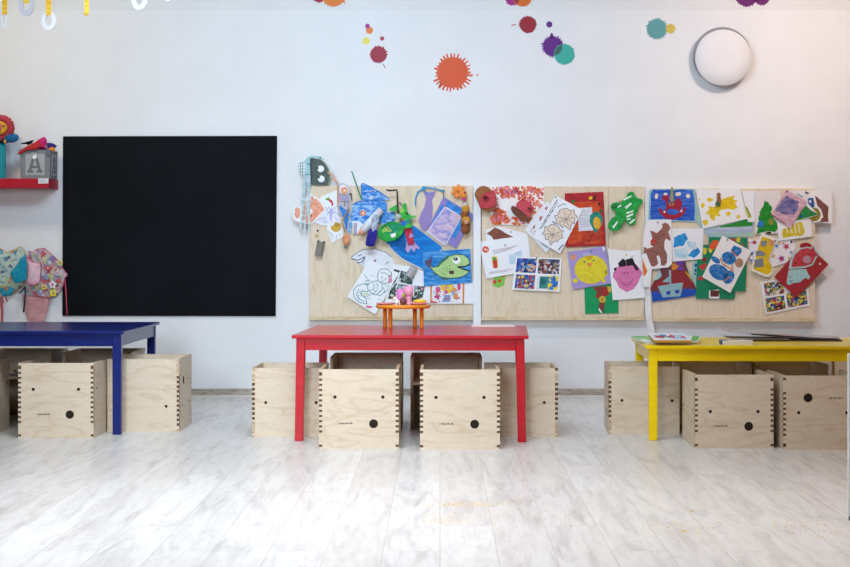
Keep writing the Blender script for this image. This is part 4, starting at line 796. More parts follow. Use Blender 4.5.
art('green_triangle_cutout', 'white sheet with a large green triangle behind the violet scribble', 'drawing', [(flat('#e6e4e8', .7), zL([(300, 75), (425, 74), (440, 160), (520, 246), (360, 295), (300, 200)])), (crayon('#237a3c', '#2f8f48', 40, 30, .5), [zL([(432, 180), (468, 215), (522, 244), (440, 265), (360, 290), (395, 230)])]), ('#1c4f96', [ell(*zL([(398, 256)])[0], 1.3)]), ('#2f8f48', ln(zL([(370, 98), (410, 120)]), .8))], 9, .012)
art('yellow_comb_painting', 'white sheet with a yellow painted comb shape', 'painting', [(flat('#ebe9ea', .7), zL([(232, 305), (300, 300), (466, 276), (478, 400), (350, 418), (236, 432)])), (crayon('#c9b42c', '#d6c238', 40, 30, .6), [zL([(268, 350), (300, 335), (385, 295), (405, 300), (425, 372), (400, 395), (350, 395), (270, 412), (262, 380)])]), ('#e6dcc0', [zL([(u, 318 - (u - 290) * .15), (u + 9, 316 - (u - 290) * .15), (u + 22, 375), (u + 12, 376)]) for u in (285, 315, 345, 372)])], 15, .012)
art('violet_scribble', 'violet and pink scribbled sheet standing on its corner', 'drawing', [(crayon('#c79aac', '#d9b4c0', 40, 45, .4), zL([(292, 68), (440, 152), (322, 345), (184, 246)])), (crayon('#54508a', '#8f84b0', 50, 30, .3, .38, .66), [wob(dense(zL([(290, 110), (380, 150), (375, 200), (350, 245), (290, 245), (215, 215)]), 2), .8, 6)]), ('#a8344c', ln(zL([(190, 245), (285, 308)]), .8))], 21, .012, pins=((786.6, 191.2, '#a02c3c'),))
star = []
rr = random.Random(5)
for (u, v, a, c) in ((60, 78, 3, '#b02a4a'), (260, 105, 4.0, '#b83a5c'), (230, 180, 4.0, '#a83a7c'), (180, 165, 2.2, '#d8a04a'), (200, 100, 2.4, '#5a8ac0'), (215, 82, 2, '#c9a43c'), (292, 75, 2, '#7a3a8a'), (240, 85, 1.6, '#b85a8a'), (290, 140, 2, '#6a8ab8'), (45, 145, 2.4, '#5a7ab4'), (40, 190, 1.8, '#4a6ab0'), (95, 195, 1.4, '#c04a6a'), (275, 175, 1.4, '#d08a5a')):
    x, y = zM([(u, v)])[0]; star.append((c, [[(x + (a if k % 2 else a * .42) * math.cos(PI * k / 5 + u), y + (a if k % 2 else a * .42) * math.sin(PI * k / 5 + u)) for k in range(10)]]))
art('star_print', 'white sheet printed with red and blue stars behind the yellow stocking', 'drawing', [(flat('#e9e4e8', .7), zM([(20, 62), (200, 52), (300, 58), (318, 105), (300, 160), (262, 205), (150, 240), (30, 200)]))] + star + [('#b02a4a', ln(zM([(18, 78), (60, 78)]), .6))], 7, .012)
sock = zM([(105, 22), (150, 35), (196, 60), (185, 95), (165, 150), (150, 195), (178, 240), (172, 275), (148, 297), (125, 292), (45, 258), (40, 235), (60, 190), (62, 150), (85, 80)])
art('yellow_stocking', 'yellow paper stocking with white edge and three grey patches', 'paper craft', [(flat('#eeeae0', .7), sock), (crayon('#dcb91c', '#cfae1a', 40, 30, .6), [inset(sock, .88)]), ('#7f8088', [zM([(100, 70), (138, 66), (136, 100), (102, 105)]), zM([(65, 135), (95, 128), (128, 145), (122, 165), (70, 165)]), zM([(60, 188), (115, 175), (118, 230), (62, 238)])]), (crayon('#c4744c', '#d89a74', 40, 0, 1), [ell(*zM([(168, 80)])[0], 2.7, 2.6)])], 23, .01, pins=((775, 240.8, '#3a2c2c'),))
PH_F = ['#c23a5c', '#2a66b8', '#e0c83c', '#3a2c34', '#2c8a4c', '#8a5a4c', '#d8d4d8', '#1f3a6c', '#c2a43c']
q3 = zM([(94, 325), (390, 290), (410, 475), (130, 534)])
art('photo_sheet', 'white sheet of three party photographs low on the right board', 'photo print', [(flat('#eeeaec', .6), q3), (patches(PH_F, 80, 8), [sub(q3, .07, .06, .48, .46)]), (patches(PH_F[::-1], 80, 9), [sub(q3, .04, .52, .46, .94)]), (patches(['#e0c83c', '#2a4a7c', '#5a7a6a', '#3a4a4c', '#8a9a8c', '#c23a4c', '#2c66a8'], 80, 10), [sub(q3, .51, .48, .95, .93)])], 4, .012)
ft = zM([(275, 245), (285, 190), (305, 150), (345, 115), (390, 105), (425, 112), (432, 85), (452, 130), (478, 160), (455, 165), (438, 200), (425, 222), (370, 240)])
art('red_fish_card', 'dark red card tilted on its corner with a red and pale blue fish', 'collage', [(flat('#a02a30', .7), zM([(184, 295), (262, 205), (385, 88), (527, 216), (425, 325), (322, 426)])), ('#9a1f28', [ell(*zM([(382, 100)])[0], 6, 3.4)]), (crayon('#9cc0c4', '#aacdd0', 60, 0, 1), [zM([(275, 250), (385, 245), (400, 280), (412, 295), (400, 312), (380, 300), (345, 330), (300, 335), (280, 348), (262, 335), (268, 290)])]), ('#a8324c', [ell(*zM([(283, 295)])[0], .8)]), ('#6a9aa0', ln(zM([(285, 330), (300, 318), (275, 322)]), .8)), ('#a9cdd0', [[(x, y) for x, y in ft]]), (crayon('#b0343c', '#bd444c', 40, 30, .6), [inset(ft, .86)]), ('#b88a9c', [ell(*zM([(390, 185)])[0], 4.2, 3.8, 30)]), ('#7a1c24', ln(zM([(310, 200), (325, 208), (312, 212)]), .8)), ('#d8c4c0', [ell(*zM([(472, 213)])[0], 1.1)])], 16, .012)

# ------------------------------------------------------------------ plywood cube chairs
m_ply = plywood('birch_plywood', '#e0d0ba', '#decbb4', '#d5c0a5', .8, .5)
m_burnt = flat('#664a33', .8); m_edge = plywood('plywood_edge', '#cdb79a', '#bda383', '#a98e6d', 4, .7)
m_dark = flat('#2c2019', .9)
T = 0.016
def loop_fill(bm, outline, holes, d, marks, mi=0):
    """flat panel with real holes; outline & holes are lists of Vectors, d the thickness vector, marks = outline side indices that are burnt"""
    d = Vector(d); fronts = []; es = []; allv = []
    for lp in [outline] + holes:
        vs = [bm.verts.new(p) for p in lp]; fronts.append(vs); allv += vs
        es += [bm.edges.new((vs[i], vs[(i+1) % len(vs)])) for i in range(len(vs))]
    r = bmesh.ops.triangle_fill(bm, edges=es, use_beauty=True, use_dissolve=False)
    ff = [g for g in r['geom'] if isinstance(g, bmesh.types.BMFace)]
    mp = {}
    for vs in fronts:
        for v in vs: mp[v] = bm.verts.new(v.co + d)
    for f in ff:
        f.material_index = mi
        g = bm.faces.new([mp[v] for v in f.verts][::-1]); g.material_index = mi
    for li, vs in enumerate(fronts):
        for i in range(len(vs)):
            a, b = vs[i], vs[(i+1) % len(vs)]
            g = bm.faces.new((a, b, mp[b], mp[a]))
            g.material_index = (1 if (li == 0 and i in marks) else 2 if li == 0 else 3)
    bmesh.ops.recalc_face_normals(bm, faces=bm.faces)
def finger_spans(H):
    sp = [(.010, .022)]; z = .082
    while z < H - .055: sp.append((z, z + .0115)); z += .0262
    sp.append((H - .032, H - .014)); return sp
def circ(cx, cz, r, n=18): return [(cx + r*math.cos(2*PI*k/n), cz + r*math.sin(2*PI*k/n)) for k in range(n)]
def make_chair(H, Wd, D, zs, zh, zb, rb):
    """cube chair, back panel outer face on y=0, open front at y=D; returns part meshes"""
    sp = finger_spans(H); h = Wd / 2; parts = []
    # back panel: notched where the fingers of the side panels come through
    o = []; mk = set()
    def add(p): o.append(p)
    add((-h, 0)); add((h, 0))
    for a, b in sp:
        if len(o) > 2 and a - o[-1][1] < .02: mk.add(len(o)-1)
        add((h, a)); add((h - T, a)); mk.update({len(o)-2, len(o)-1}); add((h - T, b)); mk.add(len(o)-1); add((h, b))
    add((h, H)); add((-h, H))
    for a, b in sp[::-1]:
        if o[-1][1] - b < .02: mk.add(len(o)-1)
        add((-h, b)); add((-h + T, b)); mk.update({len(o)-2, len(o)-1}); add((-h + T, a)); mk.add(len(o)-1); add((-h, a))
    holes = [circ(-.121, zh, .0085, 14), circ(.121, zh, .0085, 14), circ(.074, zb, rb, 22)]
    bm = bmesh.new()
    loop_fill(bm, [Vector((x, 0, z)) for x, z in o], [[Vector((x, 0, z)) for x, z in hh] for hh in holes], (0, T, 0), mk)
    for cx_, cz_, rr_ in ((-.121, zh, .0083), (.121, zh, .0083), (.074, zb, rb - .0002)):   # dark caps in the small holes; the big hole's disc imitates its shaded inside
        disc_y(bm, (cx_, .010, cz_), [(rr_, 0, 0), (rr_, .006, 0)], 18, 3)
    # branded line of tiny letters, too small to read
    r = random.Random(4); x = -.104
    while x < -.030:
        w = r.uniform(.0022, .0042); hh = r.choice((.006, .008, .006, .0085))
        vs = [bm.verts.new((xx, -.0006, zz)) for xx, zz in ((x, zb - .002), (x + w, zb - .002), (x + w, zb - .002 + hh), (x, zb - .002 + hh))]
        f = bm.faces.new(vs); f.material_index = 4
        x += w + (.0012 if r.random() > .15 else .004)
    parts.append(('back_panel', bm))
    for sx in (-1, 1):
        o = []; mk = set(); g = T + .0005
        o.append((D, 0)); o.append((D, H)); o.append((g, H))
        for a, b in sp[::-1]:
            o.append((g, b - .0006)); o.append((.0012, b - .0006)); mk.add(len(o)-1); mk.add(len(o)-2); o.append((.0012, a + .0006)); mk.add(len(o)-1); o.append((g, a + .0006))
        o.append((g, 0))
        holes = [circ(.074, zh if H < .39 else zs + .0, .0082, 14), circ(D - .04, zh if H < .39 else zs + .0, .0082, 14)]
        bm = bmesh.new(); x0 = sx * h
        loop_fill(bm, [Vector((x0, y, z)) for y, z in o], [[Vector((x0, y, z)) for y, z in hh] for hh in holes], (-sx * T, 0, 0), mk)
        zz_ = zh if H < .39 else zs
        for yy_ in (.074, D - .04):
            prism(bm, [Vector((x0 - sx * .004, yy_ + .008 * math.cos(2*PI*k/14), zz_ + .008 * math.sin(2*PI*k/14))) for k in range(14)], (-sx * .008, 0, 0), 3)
        parts.append(('side_panel', bm))
    bm = bmesh.new(); box(bm, (-h + T + .0005, T + .0005, zs - T), (h - T - .0005, D - .005, zs), 0, .001)
    parts.append(('seat', bm))
    bm = bmesh.new(); box(bm, (-h + T + .0005, T + .03, .03), (h - T - .0005, T + .045, zs - T - .0005), 0, .001)
    parts.append(('stretcher_board', bm))
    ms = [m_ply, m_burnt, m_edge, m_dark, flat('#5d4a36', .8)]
    out = []
    for nm, bm in parts:
        me = bpy.data.meshes.new(nm); bm.to_mesh(me); bm.free()
        for mm in ms: me.materials.append(mm)
        out.append((nm, me))
    return out
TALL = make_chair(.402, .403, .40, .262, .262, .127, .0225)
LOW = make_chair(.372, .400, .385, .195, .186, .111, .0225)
def chair(kind, x, y, turn, label, flip=False):
    """x, y: middle of the outer face of the back panel on the floor; turn in degrees"""
    H = .402 if kind is TALL else .372
    t = thing('cube_chair', label, 'chair', (x, y, 0), 'plywood cube chairs')
    t.rotation_euler = (0, 0, math.radians(turn))
    for nm, me in kind:
        p = bpy.data.objects.new(nm, me); COL.objects.link(p); p.parent = t
        if flip:
            p.rotation_euler = (0, PI, 0); p.location = (0, 0, H)
    return t
# red table
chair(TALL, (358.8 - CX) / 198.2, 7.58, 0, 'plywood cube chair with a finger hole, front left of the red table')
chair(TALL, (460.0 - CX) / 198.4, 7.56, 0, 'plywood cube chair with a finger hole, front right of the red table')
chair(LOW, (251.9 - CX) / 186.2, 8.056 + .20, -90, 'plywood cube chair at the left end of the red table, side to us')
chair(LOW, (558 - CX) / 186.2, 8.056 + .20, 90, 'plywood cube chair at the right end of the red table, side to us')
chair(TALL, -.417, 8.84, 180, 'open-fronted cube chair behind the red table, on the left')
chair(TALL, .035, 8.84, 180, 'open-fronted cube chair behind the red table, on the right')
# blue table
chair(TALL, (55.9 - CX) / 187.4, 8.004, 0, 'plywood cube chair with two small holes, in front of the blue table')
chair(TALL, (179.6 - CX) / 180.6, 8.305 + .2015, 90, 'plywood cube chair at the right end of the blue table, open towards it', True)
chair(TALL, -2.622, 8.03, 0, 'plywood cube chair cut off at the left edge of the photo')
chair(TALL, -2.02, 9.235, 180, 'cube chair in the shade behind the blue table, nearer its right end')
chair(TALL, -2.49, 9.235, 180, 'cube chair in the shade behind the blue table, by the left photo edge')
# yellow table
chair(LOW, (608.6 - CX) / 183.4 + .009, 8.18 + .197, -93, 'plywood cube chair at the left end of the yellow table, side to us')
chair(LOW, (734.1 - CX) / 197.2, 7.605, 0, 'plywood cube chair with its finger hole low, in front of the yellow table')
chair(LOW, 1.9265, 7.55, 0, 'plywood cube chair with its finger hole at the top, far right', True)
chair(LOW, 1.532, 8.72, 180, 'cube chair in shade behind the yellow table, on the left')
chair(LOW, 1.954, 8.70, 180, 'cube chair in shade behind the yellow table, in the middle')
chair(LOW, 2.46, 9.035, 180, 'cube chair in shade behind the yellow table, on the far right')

# ------------------------------------------------------------------ tables
def painted(h1, h2, rough=.33):
    k = ('painted', h1)
    if k not in MATS:
        m, nt, b = base_mat('painted_wood_' + h1.strip('#'), rough, .3)
        f = nz(nt, coords(nt, (1, 6, 6)), 5, 4, .6)
        nt.links.new(ramp(nt, f, [(.3, h2), (.6, h1)]), b.inputs['Base Color'])
        MATS[k] = m
    return MATS[k]
def table(label, corner, w, d, ztop, rot, mat, leg=.046, over=.022, ap=.066, splay=.0):
    """corner: front-left (or front-right if w<0) corner of the top, seen from the front"""
    t = thing('play_table', label, 'table', (corner[0], corner[1], 0))
    t.rotation_euler = (0, 0, math.radians(rot)); s = 1 if w > 0 else -1; w = abs(w)
    X = lambda x: s * x
    bm = bmesh.new(); box(bm, (X(0), 0, ztop - .018), (X(w), d, ztop), 0, .004); obj('table_top', bm, mat, t)
    z1 = ztop - .0185
    for ix, iy in ((0, 0), (1, 0), (0, 1), (1, 1)):
        x0 = over if ix == 0 else w - over - leg; y0 = over if iy == 0 else d - over - leg
        sx = (1 if ix else -1) * splay * s
        bm = bmesh.new()
        a = [Vector((X(x0), y0, z1)), Vector((X(x0 + leg), y0, z1)), Vector((X(x0 + leg), y0 + leg, z1)), Vector((X(x0), y0 + leg, z1))]
        vb = [bm.verts.new(p) for p in a]; k = .006
        cx, cy = X(x0 + leg / 2), y0 + leg / 2
        vt = [bm.verts.new((cx + (p.x - cx) * .94 + sx, cy + (p.y - cy) * .94, 0)) for p in a]
        bm.faces.new(vb); bm.faces.new(vt[::-1])
        for i in range(4): bm.faces.new((vb[i], vt[i], vt[(i+1) % 4], vb[(i+1) % 4]))
        bmesh.ops.recalc_face_normals(bm, faces=bm.faces)
        bmesh.ops.bevel(bm, geom=list(bm.edges), offset=.003, segments=1, affect='EDGES')
        obj('leg', bm, mat, t)
    e = .0005; o2 = over + leg + e
    for a, b2 in (((o2, over + .004), (w - o2, over + .022)), ((o2, d - over - .022), (w - o2, d - over - .004)),
                  ((over + .004, o2), (over + .022, d - o2)), ((w - over - .022, o2), (w - over - .004, d - o2))):
        bm = bmesh.new(); box(bm, (X(a[0]), a[1], z1 - ap), (X(b2[0]), b2[1], z1), 0, .001); obj('apron', bm, mat, t)
    return t
m_red = painted('#c41224', '#ba1020', .26); m_blue = painted('#0e2272', '#0c1d62', .24); m_yel = painted('#ffdb00', '#fad200', .28)
ZR, ZB, ZY = .559, .566, .502
table('red wooden children\'s table in the middle of the room', (-.779, 7.865), 1.242, 1.06, ZR, -2.6, m_red, ap=.062, splay=.010)
table('dark blue wooden children\'s table at the left edge', (-1.717, 8.14), -1.24, 1.05, ZB, 0, m_blue, .048, .018)
table('yellow wooden children\'s table with magazines on the right', (1.081, 7.89), 1.30, .78, ZY, -1.8, m_yel, .046, .02, .064)

# ------------------------------------------------------------------ things on the red table
tx, ty, tz = (403.2 - CX) * 8.57 / F, 8.57, ZR + .0004
TT = thing('toy_table', 'small round orange wooden toy table on the red table', 'toy table', (tx, ty, tz))
m_or = painted('#f5a136', '#ee9024', .35); m_or2 = painted('#ee8c22', '#e07c16', .4)
hT = .1345
bm = bmesh.new(); lathe(bm, (0, 0, 0), [(.150, hT - .020), (.157, hT - .016), (.158, hT - .004), (.155, hT)], 40); obj('table_top', bm, m_or, TT)
for lx, ly in ((-.072, -.042), (.106, -.042), (-.105, .045), (.066, .045)):
    bm = bmesh.new(); lathe(bm, (lx, ly, 0), [(.0105, 0), (.0115, .01), (.012, hT - .0205)], 14); obj('leg', bm, m_or2, TT)
ztt = tz + hT + .0003
def on_toy(px, dy, z=ztt): return Vector(((px - CX) * (ty + dy) / F, ty + dy, z))
m_pk = flat('#f0a0b2', .3)
for lab, px, dy in (('pink toy plate on the left of the orange toy table', 385.2, -.03), ('pink toy plate holding a yellow toy food', 418.8, -.03)):
    p = on_toy(px, dy); bm = bmesh.new(); lathe(bm, (0, 0, 0), [(.035, 0), (.048, .005), (.055, .010), (.053, .0112), (.045, .007), (.01, .005)], 28)
    o = obj('toy_plate', bm, m_pk); o.location = p; tag(o, lab, 'toy plate', 'pink toy plates')
p = on_toy(420.0, -.03, ztt + .0062); bm = bmesh.new()
blob(bm, (0, 0, .0135), (.034, .02, .013), 0, 18, 12)
for s in (-1, 1): blob(bm, (s * .032, 0, .0135), (.008, .007, .006), 0, 10, 8)
o = obj('toy_lemon', bm, flat('#f4c534', .4)); o.location = p; tag(o, 'yellow oblong toy fruit lying on the right pink plate', 'toy food')
p = on_toy(403.2, -.055); t = thing('toy_turnip', 'dark purple round toy vegetable with a bright green stem', 'toy food', p)
bm = bmesh.new(); blob(bm, (0, 0, .0215), (.0215, .0215, .0215), 0, 18, 12); obj('body', bm, flat('#7c4752', .35), t)
bm = bmesh.new(); lathe(bm, (0, 0, .042), [(.006, 0), (.0075, .012), (.006, .023), (.003, .026)], 12); obj('stem', bm, flat('#9ccb2e', .5), t)
p = on_toy(408.7, .03); bm = bmesh.new()
t = thing('toy_cup', 'pale pink toy goblet in the middle of the orange toy table', 'toy cup', p)
lathe(bm, (0, 0, 0), [(.028, 0), (.026, .004), (.017, .012), (.0165, .035), (.022, .045)], 22); obj('foot', bm, flat('#f2a9bd', .3), t)
bm = bmesh.new(); lathe(bm, (0, 0, 0), [(.022, .0455), (.027, .07), (.0285, .104), (.0265, .104), (.022, .06)], 22); obj('bowl', bm, flat('#efa4c2', .3), t)
p = on_toy(401.0, .065); bm = bmesh.new(); lathe(bm, (0, 0, 0), [(.022, 0), (.024, .02), (.027, .086), (.025, .086), (.020, .01)], 22)
o = obj('toy_cup', bm, flat('#e384c4', .3)); o.location = p; tag(o, 'magenta toy beaker behind the purple vegetable', 'toy cup')
p = on_toy(397.2, -.02); t = thing('toy_animal', 'small white toy animal with an orange snout on the toy table', 'toy animal', p)
bm = bmesh.new(); blob(bm, (.004, 0, .016), (.017, .012, .010), 0, 12, 8); blob(bm, (-.012, 0, .034), (.012, .010, .010), 0, 12, 8); blob(bm, (-.004, 0, .026), (.010, .009, .012), 0, 12, 8)
for lx in (-.006, .014):
    for ly in (-.006, .006): tube(bm, [(lx, ly, 0), (lx, ly, .014)], .0035, 8)
obj('body', bm, flat('#f3efee', .5), t)
bm = bmesh.new(); blob(bm, (-.0265, 0, .033), (.007, .006, .005), 0, 10, 8); blob(bm, (-.020, 0, .046), (.004, .003, .008), 0, 8, 6); obj('snout', bm, flat('#f0a23a', .5), t)
# thin board lying at the back of the red table
zf = ZR + .0004
a = [W(471.5, 0, 8.72), W(515, 0, 8.72), W(511.5, 0, 8.83), W(474.5, 0, 8.83)]
bm = bmesh.new(); prism(bm, [Vector((v.x, v.y, zf)) for v in a], (0, 0, .0075), 0)
tag(obj('placemat', bm, flat('#efe3dc', .5), origin=Vector((a[0].x, 8.72, zf))), 'thin pale board lying at the back right of the red table', 'board')

# ------------------------------------------------------------------ things on the yellow table
def slab(bm, c, w, d, z0, z1, rot, mi=0, tilt=0.0, mis=None):
    """flat book-like block turned about the upright axis; tilt raises its back edge"""
    r = Matrix.Rotation(math.radians(rot), 3, 'Z'); k = []
    for x, y in ((-w/2, -d/2), (w/2, -d/2), (w/2, d/2), (-w/2, d/2)):
        p = r @ Vector((x, y, 0)); k.append(Vector((c[0] + p.x, c[1] + p.y, z0 + tilt * (y + d/2))))
    prism(bm, k, (0, 0, z1 - z0), mi, mis)
zt = ZY + .0004; TI = .075
def mag(name, label, cat, px, Yc, w, d, dz0, dz1, rot, mats, extra=None, tilt=TI, group='magazines on the yellow table'):
    bm = bmesh.new(); c = W(px, 0, Yc)
    slab(bm, (c.x, c.y), w, d, zt + dz0, zt + dz1, rot, 0, tilt, 1)
    if extra:
        r = Matrix.Rotation(math.radians(rot), 3, 'Z')
        for i, (mi, pts) in enumerate(extra):
            vs = []
            for u, v in pts:
                x, y = (u - .5) * w, (v - .5) * d; p = r @ Vector((x, y, 0))
                vs.append(bm.verts.new((c.x + p.x, c.y + p.y, zt + dz1 + tilt * (y + d/2) + .0004 + .0002 * i)))
            f = bm.faces.new(vs); f.material_index = mi
            f.normal_update()
            if f.normal.z < 0: f.normal_flip()
    return tag(obj(name, bm, mats, origin=Vector((c.x, c.y, zt))), label, cat, group)
pg = flat('#ece7df', .7)
mag('magazine', 'green-covered magazine sticking out left from under the pile', 'magazine', 651.0, 8.17, .150, .27, .0005, .008, 12, [crayon('#4fae45', '#b9d9a8', 60), pg], [(2, [(.05, .06), (.3, .06), (.3, .5), (.05, .5)])], .07)
bpy.context.view_layer.objects.active = None
COL.objects[-1].data.materials.append(flat('#f4f6f2', .5))
mag('magazine', 'white and green magazine sticking out right from under the pile', 'magazine', 684.2, 8.15, .165, .24, .0085, .0145, -14, [flat('#eef0ea', .4), pg, flat('#5cb43f', .4)], [(2, [(.72, .02), (.97, .02), (.97, .98), (.72, .98)])], .07)
mag('book', 'orange-edged thick book under the white comic magazine', 'book', 669.8, 8.03, .196, .24, .015, .026, 0, [flat('#e8a020', .5), flat('#e0a02c', .6)], None, .085)
mag('magazine', 'white magazine with red and blue cover pictures on top of the pile', 'magazine', 669.5, 8.03, .200, .25, .0265, .029, 0, [flat('#f4f3f6', .35), pg, flat('#d8455c', .4), flat('#4a6ea8', .4), flat('#2c2c3a', .4), flat('#b7d3e8', .4)],
    [(5, [(.55, .1), (.9, .1), (.9, .8), (.55, .8)]), (2, ell(.22, .42, .13, .17)), (3, ell(.35, .66, .10, .14)), (2, ell(.57, .5, .06, .3)), (4, [(.1, .62), (.5, .30), (.52, .36), (.12, .7)]), (4, ell(.48, .45, .05, .08)), (2, [(.78, .25), (.9, .25), (.9, .5), (.78, .5)])], .085)
b2 = mag('paperback_book', 'small blue-spined paperback book near the front of the yellow table', 'book', 736.6, 8.02, .160, .10, 0, .0215, -4, [flat('#f2f0ec', .5), flat('#e9e2d8', .7), flat('#2b4f9b', .4), flat('#c83a3a', .5)],
    [(2, [(0, 0), (.2, 0), (.2, 1), (0, 1)]), (2, [(.2, .75), (1, .75), (1, 1), (.2, 1)]), (3, [(.84, .05), (.93, .05), (.93, .35), (.84, .35)])], 0.0, None)
c = b2.location; bm = bmesh.new()
slab(bm, (-.0845, .006), .006, .10, .0, .0217, -4); sp_ = obj('spine', bm, flat('#2a4a90', .4), b2)
def leaf(label, pts, h, group='loose sheets on the yellow table', name='paper_sheet', th=.0012, cat='paper'):
    """sheet bent along its length: pts = (px, lift) profile, from Y0 to Y1"""
    Y0, Y1, prof = pts; bm = bmesh.new()
    for (a, b_) in zip(prof, prof[1:]):
        q = [Vector(((a[0]-CX)*Y0/F, Y0, zt + a[1])), Vector(((b_[0]-CX)*Y0/F, Y0, zt + b_[1])), Vector(((b_[0]-CX)*Y0/F + .01, Y1, zt + b_[1] * 1.12 + .004)), Vector(((a[0]-CX)*Y0/F + .01, Y1, zt + a[1] * 1.12 + .004))]
        prism(bm, q, (0, 0, th))
    bmesh.ops.remove_doubles(bm, verts=bm.verts, dist=.0001)
    o = Vector(((prof[0][0]-CX)*Y0/F, Y0, zt))
    return tag(obj(name, bm, h if not isinstance(h, str) else flat(h, .6), origin=o), label, cat, group)
leaf('black flat portfolio folder lying under the loose sheets', (8.26, 8.46, [(748, 0), (770, 0), (800, 0), (843, 0)]), '#3a322d', None, 'portfolio_folder', .0055, 'folder')
leaf('beige sheet of paper under the curled grey sheet, left of the folder', (8.28, 8.46, [(727, .016), (734, .012), (746, .0105), (762, .0095), (790, .0088)]), '#b8a28f')
leaf('dark printed sheet showing between the pale loose sheets', (8.30, 8.46, [(752, .033), (764, .027), (780, .021), (812, .0125), (826, .0105)]), '#857b7a')
leaf('pale curled sheet on top with its left corner raised', (8.31, 8.47, [(723.5, .056), (729, .049), (738, .043), (750, .040), (766, .036), (790, .027), (815, .0165), (842, .0115)]), '#b9afab')

# ------------------------------------------------------------------ shelf with toy boxes
sh0 = W(48.5, 183, 10.05)
bm = bmesh.new(); box(bm, (-3.7, 10.05, 1.4225), (-2.6225, YW - .001, 1.4865), 0, .003)
tag(obj('wall_shelf', bm, painted('#b8152c', '#a81226', .4), origin=Vector((-3.2, YW, 1.42))), 'red floating wall shelf at the left edge of the photo', 'shelf')
zsx = 1.4868
bm = bmesh.new(); a = W(38.2, 178.2, 10.043); b_ = W(48.3, 183.6, 10.043)
prism(bm, [Vector((a.x, 10.0485, b_.z)), Vector((b_.x, 10.0485, b_.z + .002)), Vector((b_.x, 10.0485, a.z - .001)), Vector((a.x, 10.0485, a.z))], (0, -.003, 0))
r = random.Random(2)
for k in range(3):
    x = a.x + .008
    while x < b_.x - .012:
        w = r.uniform(.003, .008); zz = a.z - .010 - k * .008
        f = bm.faces.new([bm.verts.new(v) for v in ((x, 10.045, zz - .003), (x + w, 10.045, zz - .003), (x + w, 10.045, zz), (x, 10.045, zz))]); f.material_index = 1
        x += w + .002
tag(obj('paper_label', bm, [flat('#dcdce2', .6), flat('#9a9aa6', .6)], origin=a), 'small white printed label stuck on the front of the red shelf', 'label')
def letter_A(x, z, w, h):
    """slab-serif capital A as polygons on a face (x across, z up)"""
    P = lambda pts: [(x + u * w, z + v * h) for u, v in pts]
    return [P([(.34, 1), (.66, 1), (.92, .14), (.74, .14), (.66, .40), (.5, .92)]), P([(.34, 1), (.5, .92), (.26, .14), (.08, .14)]), P([(.34, 1), (.66, 1), (.5, .8)]),
            P([(.30, .28), (.70, .28), (.67, .42), (.33, .42)]), P([(0, 0), (.40, 0), (.40, .15), (0, .15)]), P([(.60, 0), (1, 0), (1, .15), (.60, .15)]), P([(.36, .86), (.64, .86), (.64, 1), (.36, 1)])]
def toy_box(name, label, x0, x1, y0, y1, z0, z1, h_body, h_panel, h_let, group):
    t = thing(name, label, 'toy box', ((x0 + x1) / 2, (y0 + y1) / 2, z0), group); c = t.location
    hx, hy, H = (x1 - x0) / 2, (y1 - y0) / 2, z1 - z0; k = .008
    bm = bmesh.new()
    o = [bm.verts.new(p) for p in ((-hx, -hy, 0), (hx, -hy, 0), (hx, hy, 0), (-hx, hy, 0))]
    u = [bm.verts.new(p) for p in ((-hx - .004, -hy - .002, H), (hx + .004, -hy - .002, H), (hx + .004, hy, H), (-hx - .004, hy, H))]
    iu = [bm.verts.new((p.co.x * .93, p.co.y * .93, H)) for p in u]; il = [bm.verts.new((p.co.x * .93, p.co.y * .93, .012)) for p in o]
    bm.faces.new(o[::-1]); bm.faces.new(il)
    for i in range(4):
        j = (i + 1) % 4
        bm.faces.new((o[i], o[j], u[j], u[i])); bm.faces.new((u[i], u[j], iu[j], iu[i])); bm.faces.new((iu[i], iu[j], il[j], il[i]))
    bmesh.ops.recalc_face_normals(bm, faces=bm.faces)
    obj('box_body', bm, crayon(h_body[0], h_body[1], 120, 0, 1), t)
    for face in ('front', 'side'):
        bm = bmesh.new()
        L = hx if face == 'front' else hy
        fr = (lambda a, z, d: Vector((a, -hy - .001 - .002 * z / H - d, z))) if face == 'front' else (lambda a, z, d: Vector((hx + .0005 + .004 * z / H + d, a, z)))
        def poly(pts, d, mi, th):
            v = [fr(p[0], p[1], d) for p in pts]; n = (0, -th, 0) if face == 'front' else (th, 0, 0); prism(bm, v, n, mi)
        poly([(-L * .66, H * .12), (L * .66, H * .12), (L * .66, H * .86), (-L * .66, H * .86)], .0003, 0, .0015)
        if not h_let: oval = [ (L * .42 * math.cos(2*PI*k/20), H * .49 + H * .27 * math.sin(2*PI*k/20)) for k in range(20)]; poly(oval, .0019, 1, .001)
        for pts in [] if not h_let else letter_A(-L * .52, H * .2, L * 1.04, H * .56): poly(pts, .0019, 1, .001)
        obj('letter_panel', bm, [flat(h_panel, .8), flat(h_let or h_body[0], .8)], t)
    return t
xa = (20.5 - CX) * 10.07 / F; xb = (49.6 - CX) * 10.07 / F
gb = toy_box('toy_box', 'grey felt toy box with letter A on the red shelf, stuffed with cloth', xa, xb, 10.07, 10.265, zsx, 1 + (CY - 149.8) * 10.07 / F, ('#86888c', '#77797e'), '#a6a8ab', '#6a6c71', None)
c = gb.location; zt_ = 1 + (CY - 149.8) * 10.07 / F - c.z
bm = bmesh.new(); yy = -.105; bp = W(34.8, 157.2, 10.066) - c
disc_y(bm, (bp.x, yy, bp.z), [(.0145, -.0015, 0), (.0155, .003, 0), (.012, .005, 0)], 18); obj('button', bm, flat('#eceae8', .4), gb)
